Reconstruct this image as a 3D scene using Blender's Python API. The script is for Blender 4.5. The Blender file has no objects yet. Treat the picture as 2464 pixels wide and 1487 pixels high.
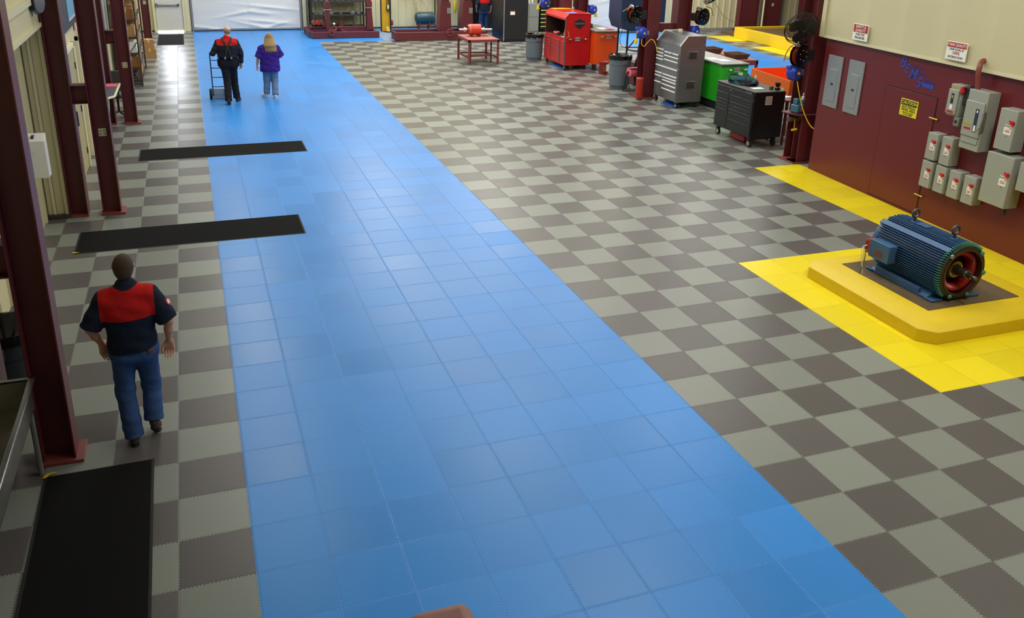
import bpy, bmesh, math, random
import numpy as np
from mathutils import Vector, Matrix
random.seed(7)
PI = math.pi
SC = bpy.context.scene
COL = SC.collection
T = 0.52            # side of one floor tile in metres

# ---------------------------------------------------------------- camera
def make_camera():
    yaw, pitch, roll = 0.35519, 0.350912, 0.0288389
    cy, sy, cp, sp = math.cos(yaw), math.sin(yaw), math.cos(pitch), math.sin(pitch)
    f = Vector((sy * cp, cy * cp, -sp)); r = Vector((cy, -sy, 0)); u = r.cross(f)
    r2 = r * math.cos(roll) + u * math.sin(roll)
    u2 = u * math.cos(roll) - r * math.sin(roll)
    cam = bpy.data.cameras.new('camera')
    o = bpy.data.objects.new('camera', cam); COL.objects.link(o)
    m = Matrix((r2, u2, -f)).transposed().to_4x4()
    m.translation = Vector((0.8308 * T, -1.11555 * T, 8.56391 * T))
    o.matrix_world = m
    cam.sensor_width = 36.0; cam.lens = 2092.368 / 2464 * 36
    cam.shift_y = -183.38 / 2464
    cam.clip_start = 0.05; cam.clip_end = 200
    SC.camera = o
make_camera()
SC.view_settings.view_transform = 'Standard'
SC.view_settings.look = 'None'
SC.view_settings.gamma = 1.0
SC.view_settings.use_curve_mapping = False
SC.view_settings.exposure = 0.2
SC.cycles.use_denoising = True
SC.cycles.max_bounces = 6
SC.cycles.diffuse_bounces = 4
SC.cycles.glossy_bounces = 3
SC.cycles.sample_clamp_indirect = 4.0
SC.cycles.caustics_reflective = False
SC.cycles.caustics_refractive = False

# ---------------------------------------------------------------- world and ceiling lamps
W = bpy.data.worlds.new('world'); SC.world = W; W.use_nodes = True
W.node_tree.nodes['Background'].inputs[0].default_value = (0.75, 0.85, 1.0, 1)
W.node_tree.nodes['Background'].inputs[1].default_value = 1.0
def ceiling_lamp(x, y, z, sx, sy, power, col=(1.0, 0.975, 0.9)):
    l = bpy.data.lights.new('high_bay_light', 'AREA'); l.shape = 'RECTANGLE'
    l.size = sx; l.size_y = sy; l.energy = power; l.color = col
    o = bpy.data.objects.new('high_bay_light', l); COL.objects.link(o); o.location = (x, y, z)
for lx, pw in ((6.4, 165), (10.6, 165), (17.5, 260)):
    for ly in (3.5, 9.5, 15.5, 21.5, 27.5, 31.5):
        if lx > 10 and ly < 12: continue
        if lx > 16 and ly < 14: continue
        ceiling_lamp(lx, ly, 7.2, 2.2, 3.4, pw * (1.35 if ly > 26 else 1.0))
ceiling_lamp(8.8, 5.0, 7.2, 0.7, 1.3, 120)
for ly in (15.0, 20.0, 25.0, 30.0): ceiling_lamp(1.35, ly, 7.2, 0.5, 4.6, 105)      # the row above the lane
ceiling_lamp(1.35, 7.0, 7.2, 0.5, 4.6, 22)

# ---------------------------------------------------------------- helpers
def lin(h):
    h = h.lstrip('#'); v = [int(h[i:i + 2], 16) / 255 for i in (0, 2, 4)]
    return tuple((c / 12.92 if c <= 0.04045 else ((c + 0.055) / 1.055) ** 2.4) for c in v) + (1,)
def mth(nt, op, a, b=None, c=None, clamp=False):
    n = nt.nodes.new('ShaderNodeMath'); n.operation = op; n.use_clamp = clamp
    for i, v in enumerate((a, b, c)):
        if v is None: continue
        if isinstance(v, (int, float)): n.inputs[i].default_value = v
        else: nt.links.new(v, n.inputs[i])
    return n.outputs[0]
def mixc(nt, f, a, b, mode='MIX'):
    n = nt.nodes.new('ShaderNodeMix'); n.data_type = 'RGBA'; n.blend_type = mode
    for s, v in ((0, f), (6, a), (7, b)):
        if isinstance(v, (int, float, tuple)): n.inputs[s].default_value = v
        else: nt.links.new(v, n.inputs[s])
    return n.outputs[2]
def noise(nt, vec, scale, detail=2.0, rough=0.5):
    n = nt.nodes.new('ShaderNodeTexNoise'); n.inputs['Scale'].default_value = scale
    n.inputs['Detail'].default_value = detail; n.inputs['Roughness'].default_value = rough
    if vec is not None: nt.links.new(vec, n.inputs['Vector'])
    return n.outputs['Fac']
MATS = {}
def M(name, hexc, rough=0.5, metal=0.0, var=0.0, vs=6.0, bump=0.0, bs=60.0, spec=0.5, emit=0.0, stretch=None, coat=0.0):
    if name in MATS: return MATS[name]
    m = bpy.data.materials.new(name); m.use_nodes = True; MATS[name] = m
    nt = m.node_tree; b = nt.nodes['Principled BSDF']
    c = lin(hexc)
    b.inputs['Base Color'].default_value = c
    b.inputs['Roughness'].default_value = rough
    b.inputs['Metallic'].default_value = metal
    b.inputs['Specular IOR Level'].default_value = spec
    b.inputs['Coat Weight'].default_value = coat
    tc = nt.nodes.new('ShaderNodeTexCoord'); vec = tc.outputs['Object']
    if stretch:
        mp = nt.nodes.new('ShaderNodeMapping'); mp.inputs['Scale'].default_value = stretch
        nt.links.new(vec, mp.inputs['Vector']); vec = mp.outputs[0]
    if var > 0:
        f = noise(nt, vec, vs, 4, 0.6)
        lo = tuple(x * (1 - var) for x in c[:3]) + (1,); hi = tuple(min(1, x * (1 + var)) for x in c[:3]) + (1,)
        nt.links.new(mixc(nt, f, lo, hi), b.inputs['Base Color'])
        nt.links.new(mth(nt, 'ADD', mth(nt, 'MULTIPLY', f, 0.2), rough - 0.1), b.inputs['Roughness'])
    if bump > 0:
        bp = nt.nodes.new('ShaderNodeBump'); bp.inputs['Strength'].default_value = bump; bp.inputs['Distance'].default_value = 0.01
        nt.links.new(noise(nt, vec, bs, 3), bp.inputs['Height']); nt.links.new(bp.outputs[0], b.inputs['Normal'])
    if emit > 0:
        b.inputs['Emission Color'].default_value = c; b.inputs['Emission Strength'].default_value = emit
    return m

class MB:
    """collects shapes into one mesh"""
    def __init__(s): s.bm = bmesh.new(); s.mi = 0; s.m = Matrix.Identity(4)
    def _v(s, p): return s.bm.verts.new(s.m @ Vector(p))
    def _f(s, vs):
        try: f = s.bm.faces.new(vs); f.material_index = s.mi; return f
        except ValueError: return None
    def box(s, x0, x1, y0, y1, z0, z1):
        v = [s._v((x, y, z)) for z in (z0, z1) for x, y in ((x0, y0), (x1, y0), (x1, y1), (x0, y1))]
        for q in ((3, 2, 1, 0), (4, 5, 6, 7), (0, 1, 5, 4), (1, 2, 6, 5), (2, 3, 7, 6), (3, 0, 4, 7)): s._f([v[i] for i in q])
        return s
    def ring(s, c, ax, r, n, ph=0.0, sq=(1, 1)):
        ax = Vector(ax).normalized(); h = Vector((0, 0, 1)) if abs(ax.z) < 0.9 else Vector((1, 0, 0))
        a = ax.cross(h).normalized(); b = ax.cross(a)
        return [s._v(Vector(c) + (a * math.cos(ph + 2 * PI * i / n) * sq[0] + b * math.sin(ph + 2 * PI * i / n) * sq[1]) * r) for i in range(n)]
    def bridge(s, a, b):
        n = len(a)
        for i in range(n): s._f([a[i], a[(i + 1) % n], b[(i + 1) % n], b[i]])
    def cyl(s, p0, p1, r0, r1=None, n=16, cap=True):
        p0, p1 = Vector(p0), Vector(p1); r1 = r0 if r1 is None else r1
        a = s.ring(p0, p1 - p0, r0, n); b = s.ring(p1, p1 - p0, r1, n); s.bridge(a, b)
        if cap: s._f(a[::-1]); s._f(b)
        return s
    def lathe(s, prof, c=(0, 0, 0), ax=(0, 0, 1), n=24, capa=True, capb=True):
        ax = Vector(ax).normalized(); rs = [s.ring(Vector(c) + ax * z, ax, max(r, 1e-4), n) for r, z in prof]
        for a, b in zip(rs, rs[1:]): s.bridge(a, b)
        if capa: s._f(rs[0][::-1])
        if capb: s._f(rs[-1])
        return s
    def tube(s, pts, r, n=8, closed=False):
        pts = [Vector(p) for p in pts]; k = len(pts); rs = []; pa = None
        for i in range(k):
            d = (pts[(i + 1) % k] - pts[i - 1]) if closed else (pts[min(i + 1, k - 1)] - pts[max(i - 1, 0)])
            d.normalize()
            if pa is None:
                h = Vector((0, 0, 1)) if abs(d.z) < 0.9 else Vector((1, 0, 0)); pa = d.cross(h).normalized()
            else:
                pa = (pa - d * pa.dot(d))
                if pa.length < 1e-5: pa = d.orthogonal()
                pa.normalize()
            pb = d.cross(pa); rr = r[i] if isinstance(r, (list, tuple)) else r
            rs.append([s._v(pts[i] + (pa * math.cos(2 * PI * j / n) + pb * math.sin(2 * PI * j / n)) * rr) for j in range(n)])
        for a, b in zip(rs, rs[1:]): s.bridge(a, b)
        if closed: s.bridge(rs[-1], rs[0])
        else: s._f(rs[0][::-1]); s._f(rs[-1])
        return s
    def prism(s, poly, axis, a, b):
        """poly: 2-D outline in the two remaining axes (in xyz order), extruded along axis"""
        def P(q, t): l = list(q); l.insert('xyz'.index(axis), t); return l
        A = [s._v(P(q, a)) for q in poly]; B = [s._v(P(q, b)) for q in poly]
        s.bridge(A, B); s._f(A[::-1]); s._f(B); return s
    def sphere(s, c, r, n=16, m=10):
        r = r if isinstance(r, (tuple, list)) else (r, r, r); rows = []
        for i in range(1, m):
            t = PI * i / m
            rows.append([s._v((c[0] + r[0] * math.sin(t) * math.cos(2 * PI * j / n), c[1] + r[1] * math.sin(t) * math.sin(2 * PI * j / n), c[2] + r[2] * math.cos(t))) for j in range(n)])
        for a, b in zip(rows, rows[1:]): s.bridge(b, a)
        t = s._v((c[0], c[1], c[2] + r[2])); u = s._v((c[0], c[1], c[2] - r[2]))
        for j in range(n): s._f([rows[0][j], rows[0][(j + 1) % n], t]); s._f([rows[-1][(j + 1) % n], rows[-1][j], u])
        return s
    def quad(s, *p): s._f([s._v(q) for q in p]); return s
    def build(s, name, mats, parent=None, bevel=0.0, seg=2, kind=None, ang=35):
        me = bpy.data.meshes.new(name)
        bmesh.ops.recalc_face_normals(s.bm, faces=s.bm.faces[:])
        s.bm.to_mesh(me); s.bm.free()
        return link(name, me, mats, parent, bevel, seg, kind, ang)
def link(name, me, mats, parent=None, bevel=0.0, seg=2, kind=None, ang=35):
    for m in (mats if isinstance(mats, (list, tuple)) else [mats]): me.materials.append(m)
    me.shade_smooth() if hasattr(me, 'shade_smooth') else None
    try: me.set_sharp_from_angle(angle=math.radians(ang))
    except Exception: pass
    o = bpy.data.objects.new(name, me); COL.objects.link(o); o.parent = parent
    if bevel > 0:
        b = o.modifiers.new('bevel', 'BEVEL'); b.width = bevel; b.segments = seg; b.limit_method = 'ANGLE'; b.angle_limit = math.radians(40)
        b.harden_normals = False
    if kind: o['kind'] = kind
    return o
def tag(o, label, cat, group=None):
    o['label'] = label; o['category'] = cat
    if group: o['group'] = group
    return o
def thing(name, label, cat, loc=(0, 0, 0), rz=0.0, group=None):
    o = bpy.data.objects.new(name, None); o.empty_display_size = 0.1; COL.objects.link(o)
    o.location = loc; o.rotation_euler = (0, 0, rz)
    return tag(o, label, cat, group)
def copy_thing(o, loc=None, rz=None, label=None, parent=None):
    c = o.copy(); COL.objects.link(c); c.parent = parent
    if loc is not None: c.location = loc
    if rz is not None: c.rotation_euler = (0, 0, rz)
    if label: c['label'] = label
    for ch in list(o.children): copy_thing(ch, parent=c)
    return c
def text(name, s, size, mat, parent, loc, rot, ext=0.0015, shear=0.0, font_scale_x=1.0, align='CENTER'):
    cu = bpy.data.curves.new(name, 'FONT'); cu.body = s; cu.size = size; cu.extrude = ext; cu.shear = shear
    cu.align_x = align; cu.align_y = 'CENTER'; cu.materials.append(mat); cu.resolution_u = 3
    cu.offset = size * 0.012
    tmp = bpy.data.objects.new(name, cu); COL.objects.link(tmp)
    bpy.context.view_layer.update()
    me = bpy.data.meshes.new_from_object(tmp.evaluated_get(bpy.context.evaluated_depsgraph_get()))
    bpy.data.objects.remove(tmp); me.name = name
    if not me.materials: me.materials.append(mat)
    o = bpy.data.objects.new(name, me); COL.objects.link(o); o.parent = parent
    o.location = loc; o.rotation_euler = rot; o.scale = (font_scale_x, 1, 1)
    return o
def arc(c, r, a0, a1, n, plane='xz', y=0.0):
    out = []
    for i in range(n + 1):
        a = a0 + (a1 - a0) * i / n; p, q = c[0] + r * math.cos(a), c[1] + r * math.sin(a)
        out.append({'xz': (p, y, q), 'xy': (p, q, y), 'yz': (y, p, q)}[plane])
    return out
def smooth_path(pts, k=6):
    """Catmull-Rom through the points"""
    P = [Vector(p) for p in pts]; P = [P[0] * 2 - P[1]] + P + [P[-1] * 2 - P[-2]]; out = []
    for i in range(1, len(P) - 2):
        for j in range(k):
            t = j / k; a, b, c, d = P[i - 1:i + 3]
            out.append(0.5 * ((2 * b) + (c - a) * t + (2 * a - 5 * b + 4 * c - d) * t * t + (3 * b - a - 3 * c + d) * t ** 3))
    out.append(P[-2]); return out

# ---------------------------------------------------------------- colours
maroon = M('maroon_paint', '5f2329', 0.45, var=0.16, vs=3)
maroon_l = M('worn_maroon_paint', '7e3a36', 0.5, var=0.2, vs=9)
tan = M('tan_siding', 'd0c8a2', 0.5, var=0.05, vs=1.5)
black = M('black_metal', '17171a', 0.35, var=0.1)
blackm = M('black_matt', '141416', 0.7)
rubber = M('black_rubber', '1a1a1b', 0.75)
chrome = M('chrome', 'd8d8d8', 0.18, 1.0)
steel = M('brushed_steel', '9a9b9c', 0.32, 0.9, var=0.12, vs=3, stretch=(1, 1, 14))
galv = M('galvanised_steel', '9b9d9c', 0.45, 0.7, var=0.15)
dark_steel = M('dark_steel', '4a4846', 0.45, 0.6, var=0.2)
cream = M('cream_paint', 'dcd6b4', 0.45)
white = M('white_paint', 'e4e4e2', 0.45)
paper = M('white_paper', 'f2f2ec', 0.8)
pink = M('pink_cloth', 'ee6f86', 0.85)
blue_p = M('blue_plastic', '2742b8', 0.35)
yellow_p = M('yellow_plastic', 'e6cb1e', 0.45)
orange_p = M('orange_paint', 'f4561a', 0.35)
red_p = M('red_enamel', 'c21a1e', 0.28)
grey_box = M('grey_enamel', '9fa39a', 0.42, var=0.05, vs=2)
panel_grey = M('panel_grey', '8a9096', 0.45, var=0.05)
card = M('cardboard', 'a87f4e', 0.8, var=0.12, vs=4)
card_d = M('brown_cardboard', '84562c', 0.8, var=0.15, vs=4)
tape = M('packing_tape', 'd9b36c', 0.4)
yellow_c = M('yellow_concrete_paint', 'dfc01e', 0.5, var=0.07, vs=5, bump=0.25, bs=90)
copper_red = M('red_varnished_winding', 'a5281f', 0.4, var=0.2, vs=20)
# ================================================================ SETTING
def floor_material():
    m = bpy.data.materials.new('interlocking_floor_tiles'); m.use_nodes = True
    nt = m.node_tree; L = nt.links.new; b = nt.nodes['Principled BSDF']
    tc = nt.nodes.new('ShaderNodeTexCoord'); sep = nt.nodes.new('ShaderNodeSeparateXYZ'); L(tc.outputs['Object'], sep.inputs[0])
    X = mth(nt, 'DIVIDE', sep.outputs[0], T); Y = mth(nt, 'DIVIDE', sep.outputs[1], T)
    tri = lambda s: mth(nt, 'MULTIPLY_ADD', mth(nt, 'PINGPONG', mth(nt, 'MULTIPLY', s, 20.0), 0.5), 4.0, -1.0)
    sq = lambda s: mth(nt, 'MULTIPLY', mth(nt, 'MULTIPLY', tri(s), 2.2), 1.0)
    cl = lambda s: mth(nt, 'MAXIMUM', mth(nt, 'MINIMUM', s, 1.0), -1.0)
    u = mth(nt, 'MULTIPLY_ADD', cl(sq(Y)), 0.0115, X); v = mth(nt, 'MULTIPLY_ADD', cl(sq(X)), 0.0115, Y)
    iu = mth(nt, 'FLOOR', u); iv = mth(nt, 'FLOOR', v)
    cmb = nt.nodes.new('ShaderNodeCombineXYZ'); L(iu, cmb.inputs[0]); L(iv, cmb.inputs[1])
    wn = nt.nodes.new('ShaderNodeTexWhiteNoise'); L(cmb.outputs[0], wn.inputs['Vector'])
    rnd = wn.outputs['Value']
    par = mth(nt, 'FLOORED_MODULO', mth(nt, 'ADD', iu, iv), 2.0)
    def R(a, lo, hi): return mth(nt, 'MULTIPLY', mth(nt, 'GREATER_THAN', a, lo - 0.5), mth(nt, 'LESS_THAN', a, hi + 0.5))
    def A(a, b2): return mth(nt, 'MULTIPLY', a, b2)
    def O(a, b2): return mth(nt, 'MAXIMUM', a, b2)
    blue = O(O(R(iu, 1, 8), A(R(iu, 1, 21), R(iv, 60, 80))), R(iu, 30, 37))
    yel = O(O(A(R(iu, 14, 21), R(iv, 10, 16)), A(R(iu, 20, 21), R(iv, 12, 24))), O(A(R(iu, 39, 40), R(iv, 56, 58)), A(R(iu, 39, 40), R(iv, 47, 52))))
    du = mth(nt, 'SUBTRACT', 0.5, mth(nt, 'ABSOLUTE', mth(nt, 'SUBTRACT', mth(nt, 'FRACT', u), 0.5)))
    dv = mth(nt, 'SUBTRACT', 0.5, mth(nt, 'ABSOLUTE', mth(nt, 'SUBTRACT', mth(nt, 'FRACT', v), 0.5)))
    seam = mth(nt, 'MULTIPLY', mth(nt, 'MINIMUM', du, dv), 1 / 0.007, clamp=True)
    n1 = noise(nt, tc.outputs['Object'], 3.0, 4, 0.6); n2 = noise(nt, tc.outputs['Object'], 45.0, 3)
    grey = mixc(nt, par, lin('82867f'), lin('5b5756'))
    base = mixc(nt, blue, grey, lin('3186d8')); base = mixc(nt, yel, base, lin('ead41e'))
    k = mth(nt, 'MULTIPLY_ADD', mth(nt, 'SUBTRACT', rnd, 0.5), 0.13, 1.0)
    k = mth(nt, 'ADD', k, mth(nt, 'MULTIPLY', mth(nt, 'SUBTRACT', n1, 0.5), 0.05))
    k = mth(nt, 'ADD', k, mth(nt, 'MULTIPLY', mth(nt, 'SUBTRACT', n2, 0.5), 0.05))
    k = mth(nt, 'MULTIPLY', k, mth(nt, 'MULTIPLY_ADD', seam, mth(nt, 'MULTIPLY_ADD', blue, -0.2, 0.3), mth(nt, 'MULTIPLY_ADD', blue, 0.2, 0.7)))
    kc = nt.nodes.new('ShaderNodeCombineColor'); [L(k, kc.inputs[i]) for i in range(3)]
    L(mixc(nt, 1.0, base, kc.outputs[0], 'MULTIPLY'), b.inputs['Base Color'])
    b.inputs['Specular IOR Level'].default_value = 0.3
    rg = mth(nt, 'MULTIPLY_ADD', rnd, 0.06, 0.29); rg = mth(nt, 'ADD', rg, mth(nt, 'MULTIPLY', n1, 0.04))
    L(rg, b.inputs['Roughness'])
    bp = nt.nodes.new('ShaderNodeBump'); bp.inputs['Strength'].default_value = 0.4; bp.inputs['Distance'].default_value = 0.003
    hgt = mth(nt, 'ADD', mth(nt, 'MULTIPLY', mth(nt, 'MULTIPLY', mth(nt, 'MINIMUM', du, dv), 1 / 0.02, clamp=True), 1.0), mth(nt, 'MULTIPLY', noise(nt, tc.outputs['Object'], 140.0, 2), 0.05))
    dot = lambda a, d: mth(nt, 'SUBTRACT', 1.0, mth(nt, 'ADD', mth(nt, 'POWER', mth(nt, 'MULTIPLY', mth(nt, 'SUBTRACT', mth(nt, 'FRACT', mth(nt, 'MULTIPLY', a, 20.0)), 0.5), 3.2), 2.0), mth(nt, 'POWER', mth(nt, 'MULTIPLY', d, 90.0), 2.0)), clamp=True)
    dots = mth(nt, 'MAXIMUM', dot(Y, du), dot(X, dv)); hgt = mth(nt, 'ADD', hgt, mth(nt, 'MULTIPLY', dots, 2.2))
    for l_ in list(b.inputs['Roughness'].links): nt.links.remove(l_)
    L(mth(nt, 'SUBTRACT', rg, mth(nt, 'MULTIPLY', dots, 0.17)), b.inputs['Roughness'])
    L(hgt, bp.inputs['Height'])
    off = nt.nodes.new('ShaderNodeVectorMath'); off.operation = 'MULTIPLY_ADD'
    L(wn.outputs['Color'], off.inputs[0]); off.inputs[1].default_value = (0.014, 0.014, 0); off.inputs[2].default_value = (-0.007, -0.007, 0)
    ad = nt.nodes.new('ShaderNodeVectorMath'); ad.operation = 'ADD'; L(bp.outputs[0], ad.inputs[0]); L(off.outputs[0], ad.inputs[1])
    nm = nt.nodes.new('ShaderNodeVectorMath'); nm.operation = 'NORMALIZE'; L(ad.outputs[0], nm.inputs[0])
    L(nm.outputs[0], b.inputs['Normal'])
    return m
MB().box(-3.2, 32, -4, 36, -0.2, 0).build('floor', floor_material(), kind='structure')

def siding(name, x0, x1, z0, z1, mat, loc, rz, pitch=0.305, depth=0.03, thick=0.1):
    """ribbed metal sheet in the local xz plane, ribs towards local -y"""
    mb = MB(); pr = []; x = x0
    while x < x1 - 1e-6:
        for dx, d in ((0.0, 0), (0.235, 0), (0.25, depth), (0.29, depth)):
            if x + dx < x1: pr.append((x + dx, -d))
        x += pitch
    pr.append((x1, 0)); pr += [(x1, thick), (x0, thick)]
    mb.prism(pr, 'z', z0, z1)
    o = mb.build(name, mat, kind='structure', ang=20); o.location = loc; o.rotation_euler = (0, 0, rz); return o
HI = 8.0
siding('wall_back', -1.6, 14.6, 0, HI, tan, (0, 34.85, 0), 0)
siding('wall_back_right', 14.6, 32, 0, HI, tan, (0, 32.15, 0), 0)
MB().box(14.5, 14.6, 32.25, 34.85, 0, HI).build('wall_back_return', tan, kind='structure')
# left wall: recess, header, pilaster and the office front
siding('wall_left', -4, 13.3, 0, 2.9, tan, (-1.83, 0, 0), PI / 2, pitch=0.6)
MB().box(-1.93, -1.53, 13.3, 13.42, 0, 2.9).build('wall_left_return', tan, kind='structure')
mb = MB(); mb.box(-1.575, -1.53, 13.26, 13.3, 0.05, 2.86); mb.box(-1.74, -1.7, 13.285, 13.3, 0.05, 2.86); mb.build('trim_3', cream, kind='structure')
mb = MB(); mb.box(-1.82, -1.81, 13.29, 13.3, 0.05, 2.86); mb.box(-1.7, -1.695, 13.293, 13.3, 0.05, 2.86); mb.build('trim_4', M('dark_corner_gap', '5a5340', 0.8), kind='structure')
MB().box(-1.83, -1.5, 13.2, 13.3, 0.0, 0.05).build('baseboard_left', dark_steel, kind='structure')
siding('wall_left_upper', -4, 13.42, 3.22, HI, tan, (-1.56, 0, 0), PI / 2, depth=0.005, pitch=0.9)
mb = MB(); mb.box(-1.86, -1.53, -4, 13.42, 2.86, 3.2); mb.build('wall_left_header', tan, kind='structure')
mb = MB(); mb.box(-1.56, -1.50, -4, 13.42, 2.82, 2.87); mb.box(-1.56, -1.49, -4, 13.42, 3.17, 3.25); mb.build('trim_1', cream, kind='structure')
siding('wall_left_office', 13.42, 34.9, 0, HI, tan, (-1.53, 0, 0), PI / 2, depth=0.012)
MB().box(31.9, 32, -4, 36, 0, HI).build('wall_right', tan, kind='structure')
MB().box(-3.2, 32, -4.1, -4, 0, HI).build('wall_front', tan, kind='structure')
MB().box(-3.3, 32, -4.1, 36, HI, HI + 0.1).build('ceiling', M('ceiling_insulation', 'dedccc', 0.9), kind='structure')

# electrical room on the right: its face turns slightly off the tile grid
AW = -math.atan(0.0415)
def WX(y): return 11.21 + (y - 7.64) * 0.0415
redw = M('glossy_maroon_wall', '6a1f22', 0.3)
mb = MB(); mb.prism([(WX(-4), -4), (WX(12.7), 12.7), (16.0, 12.7), (16.0, -4)], 'z', 0, 2.52)
mb.build('wall_electrical_room', redw, kind='structure')
siding('wall_electrical_room_upper', 0, 12.8 + 4, 2.5, HI, tan, (WX(12.8) - 0.06, 12.8, 0), -PI / 2 + AW, thick=2.0, depth=0.005, pitch=0.9)
mb = MB(); mb.prism([(WX(-4) - 0.075, -4), (WX(12.8) - 0.075, 12.82), (WX(12.8) - 0.02, 12.82), (WX(-4) - 0.02, -4)], 'z', 2.49, 2.53)
mb.build('trim_2', cream, kind='structure')
mb = MB(); mb.box(WX(12.8) - 0.1, 16, 12.72, 12.82, 2.5, HI); mb.build('wall_electrical_room_end', tan, kind='structure')
# base of the back walls
MB().box(-1.5, 14.5, 34.78, 34.86, 0, 0.05).build('baseboard_back', dark_steel, kind='structure')
MB().box(14.6, 31.9, 32.06, 32.16, 0, 0.14).build('baseboard_right', M('grey_curb', '8a8a86', 0.6), kind='structure')

# ---- man door, back left
glow = M('daylight_glass', 'e8efff', 0.2, emit=26.0)
gap = M('daylight_gap', 'ffffff', 0.4, emit=45.0)
d = bpy.data.objects.new('door_1', None); COL.objects.link(d); d.location = (-0.24, 34.78, 0); d['kind'] = 'structure'
doorw = M('door_white', 'd4d5d2', 0.4)
MB().box(-0.46, 0.46, -0.03, 0.02, 0.05, 2.1).build('door_leaf', doorw, d, bevel=0.004)
mb = MB(); mb.box(-0.56, -0.47, -0.06, 0.03, 0, 2.2); mb.box(0.47, 0.56, -0.06, 0.03, 0, 2.2); mb.box(-0.56, 0.56, -0.06, 0.03, 2.1, 2.2); mb.build('door_frame', cream, d, bevel=0.004)
mb = MB(); mb.box(-0.42, 0.36, -0.1, -0.05, 0.94, 1.0); mb.box(-0.44, -0.38, -0.1, -0.03, 0.9, 1.04); mb.box(0.3, 0.38, -0.1, -0.03, 0.92, 1.02); mb.build('push_bar', galv, d, bevel=0.006)
MB().box(-0.32, 0.32, -0.04, -0.031, 1.3, 2.02).build('door_glass', glow, d)
MB().box(-0.45, 0.45, -0.02, 0.0, 0.004, 0.028).build('door_gap_light', gap, d)

# ---- sectional door with white insulation, back
def sectional_door(n, x0, x1, y, z1, mat, wrinkle):
    d = bpy.data.objects.new(n, None); COL.objects.link(d); d.location = (x0, y, 0); d['kind'] = 'structure'
    w = x1 - x0; nx, nz = 60, 80; mb = MB(); g = []
    rnd = random.Random(3)
    waves = [(rnd.uniform(0, w), rnd.uniform(0.1, z1), rnd.uniform(0.5, 1.1), rnd.uniform(0.02, 0.06), rnd.uniform(-0.25, 0.25)) for _ in range(26)]
    for i in range(nx + 1):
        col = []
        for j in range(nz + 1):
            x = w * i / nx; z = 0.08 + (z1 - 0.08) * j / nz; dd = 0
            for a, b, s, t, sl in waves:
                e = (z - b - sl * (x - a)) / t; dd += math.exp(-e * e - ((x - a) / s) ** 2)
            dd = dd * 0.045 * wrinkle + 0.006 * abs(math.sin(PI * z / 0.55))
            if abs(x - w / 2) < 0.05: dd *= 0.3
            col.append(mb._v((x, -0.03 - dd, z)))
        g.append(col)
    for i in range(nx):
        for j in range(nz): mb._f([g[i][j], g[i + 1][j], g[i + 1][j + 1], g[i][j + 1]])
    mb.build('insulation_blanket', mat, d, ang=80)
    mb = MB(); mb.box(-0.02, w + 0.02, -0.05, 0, 0.03, 0.09); mb.build('bottom_rail', galv, d, bevel=0.004)
    mb = MB(); mb.box(0, w, -0.04, 0, 0.0, 0.03); mb.build('rubber_seal', rubber, d)
    mb = MB(); mb.box(-0.06, -0.01, -0.09, 0.0, 0, z1); mb.box(w + 0.01, w + 0.06, -0.09, 0.0, 0, z1); mb.build('door_track', M('grey_track', '8e9298', 0.5, 0.3), d, bevel=0.003)
    mb = MB(); mb.box(-0.26, -0.1, -0.06, 0, 0, z1); mb.box(w + 0.1, w + 0.24, -0.06, 0, 0, z1); mb.build('door_jamb', cream, d, bevel=0.01)
    return d
blanket = M('white_insulation', 'dededc', 0.5, bump=0.3, bs=12)
sectional_door('door_2', 0.58, 4.5, 34.78, 3.7, blanket, 1.0)
sectional_door('door_3', 15.5, 18.6, 32.08, 3.7, blanket, 0.35)

# ---- office doors and windows in the left wall
def office_door(n, y0, y1, kind2):
    d = bpy.data.objects.new(n, None); COL.objects.link(d); d.location = (-1.53, y0, 0); d['kind'] = 'structure'; w = y1 - y0
    mb = MB(); mb.box(0, 0.06, -0.08, 0, 0, 2.2); mb.box(0, 0.06, w, w + 0.08, 0, 2.2); mb.box(0, 0.06, -0.08, w + 0.08, 2.12, 2.2); mb.build('door_frame', cream, d, bevel=0.004)
    if kind2 == 'plain':
        MB().box(-0.01, 0.035, 0, w, 0.01, 2.12).build('door_leaf', M('tan_door', 'a89c72', 0.5, var=0.05), d)
        for z in (1.75, 1.0, 0.25): MB().box(0.035, 0.05, w - 0.05, w - 0.01, z, z + 0.11).build('hinge', dark_steel, d)
        MB().box(0.036, 0.085, 0.06, 0.1, 0.95, 1.2).build('door_handle', blackm, d, bevel=0.01)
    else:
        MB().box(-0.01, 0.035, 0, w, 0.01, 2.12).build('door_leaf', M('blue_grey_door', '5d6f8e', 0.4), d)
        MB().box(0.036, 0.046, 0.12, w - 0.12, 0.95, 1.7).build('door_glass', M('dark_glass', '23281f', 0.08), d)
        MB().box(0.036, 0.05, 0.05, w - 0.05, 1.74, 2.06).build('glare_panel', M('glare_grey', '7a8296', 0.3), d)  # window glare on the upper door, put into a grey panel's colour
office_door('door_4', 15.1, 16.15, 'plain')
office_door('door_5', 16.95, 18.5, 'glass')
w_ = bpy.data.objects.new('window_1', None); COL.objects.link(w_); w_.location = (-1.53, 24.0, 0); w_['kind'] = 'structure'
mb = MB(); mb.box(0, 0.05, 0, 1.5, 1.2, 2.6); mb.build('window_frame', dark_steel, w_, bevel=0.005)
MB().box(0.05, 0.056, 0.08, 1.42, 1.28, 2.52).build('window_glass', M('dark_glass', '23281f', 0.08), w_)
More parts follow.
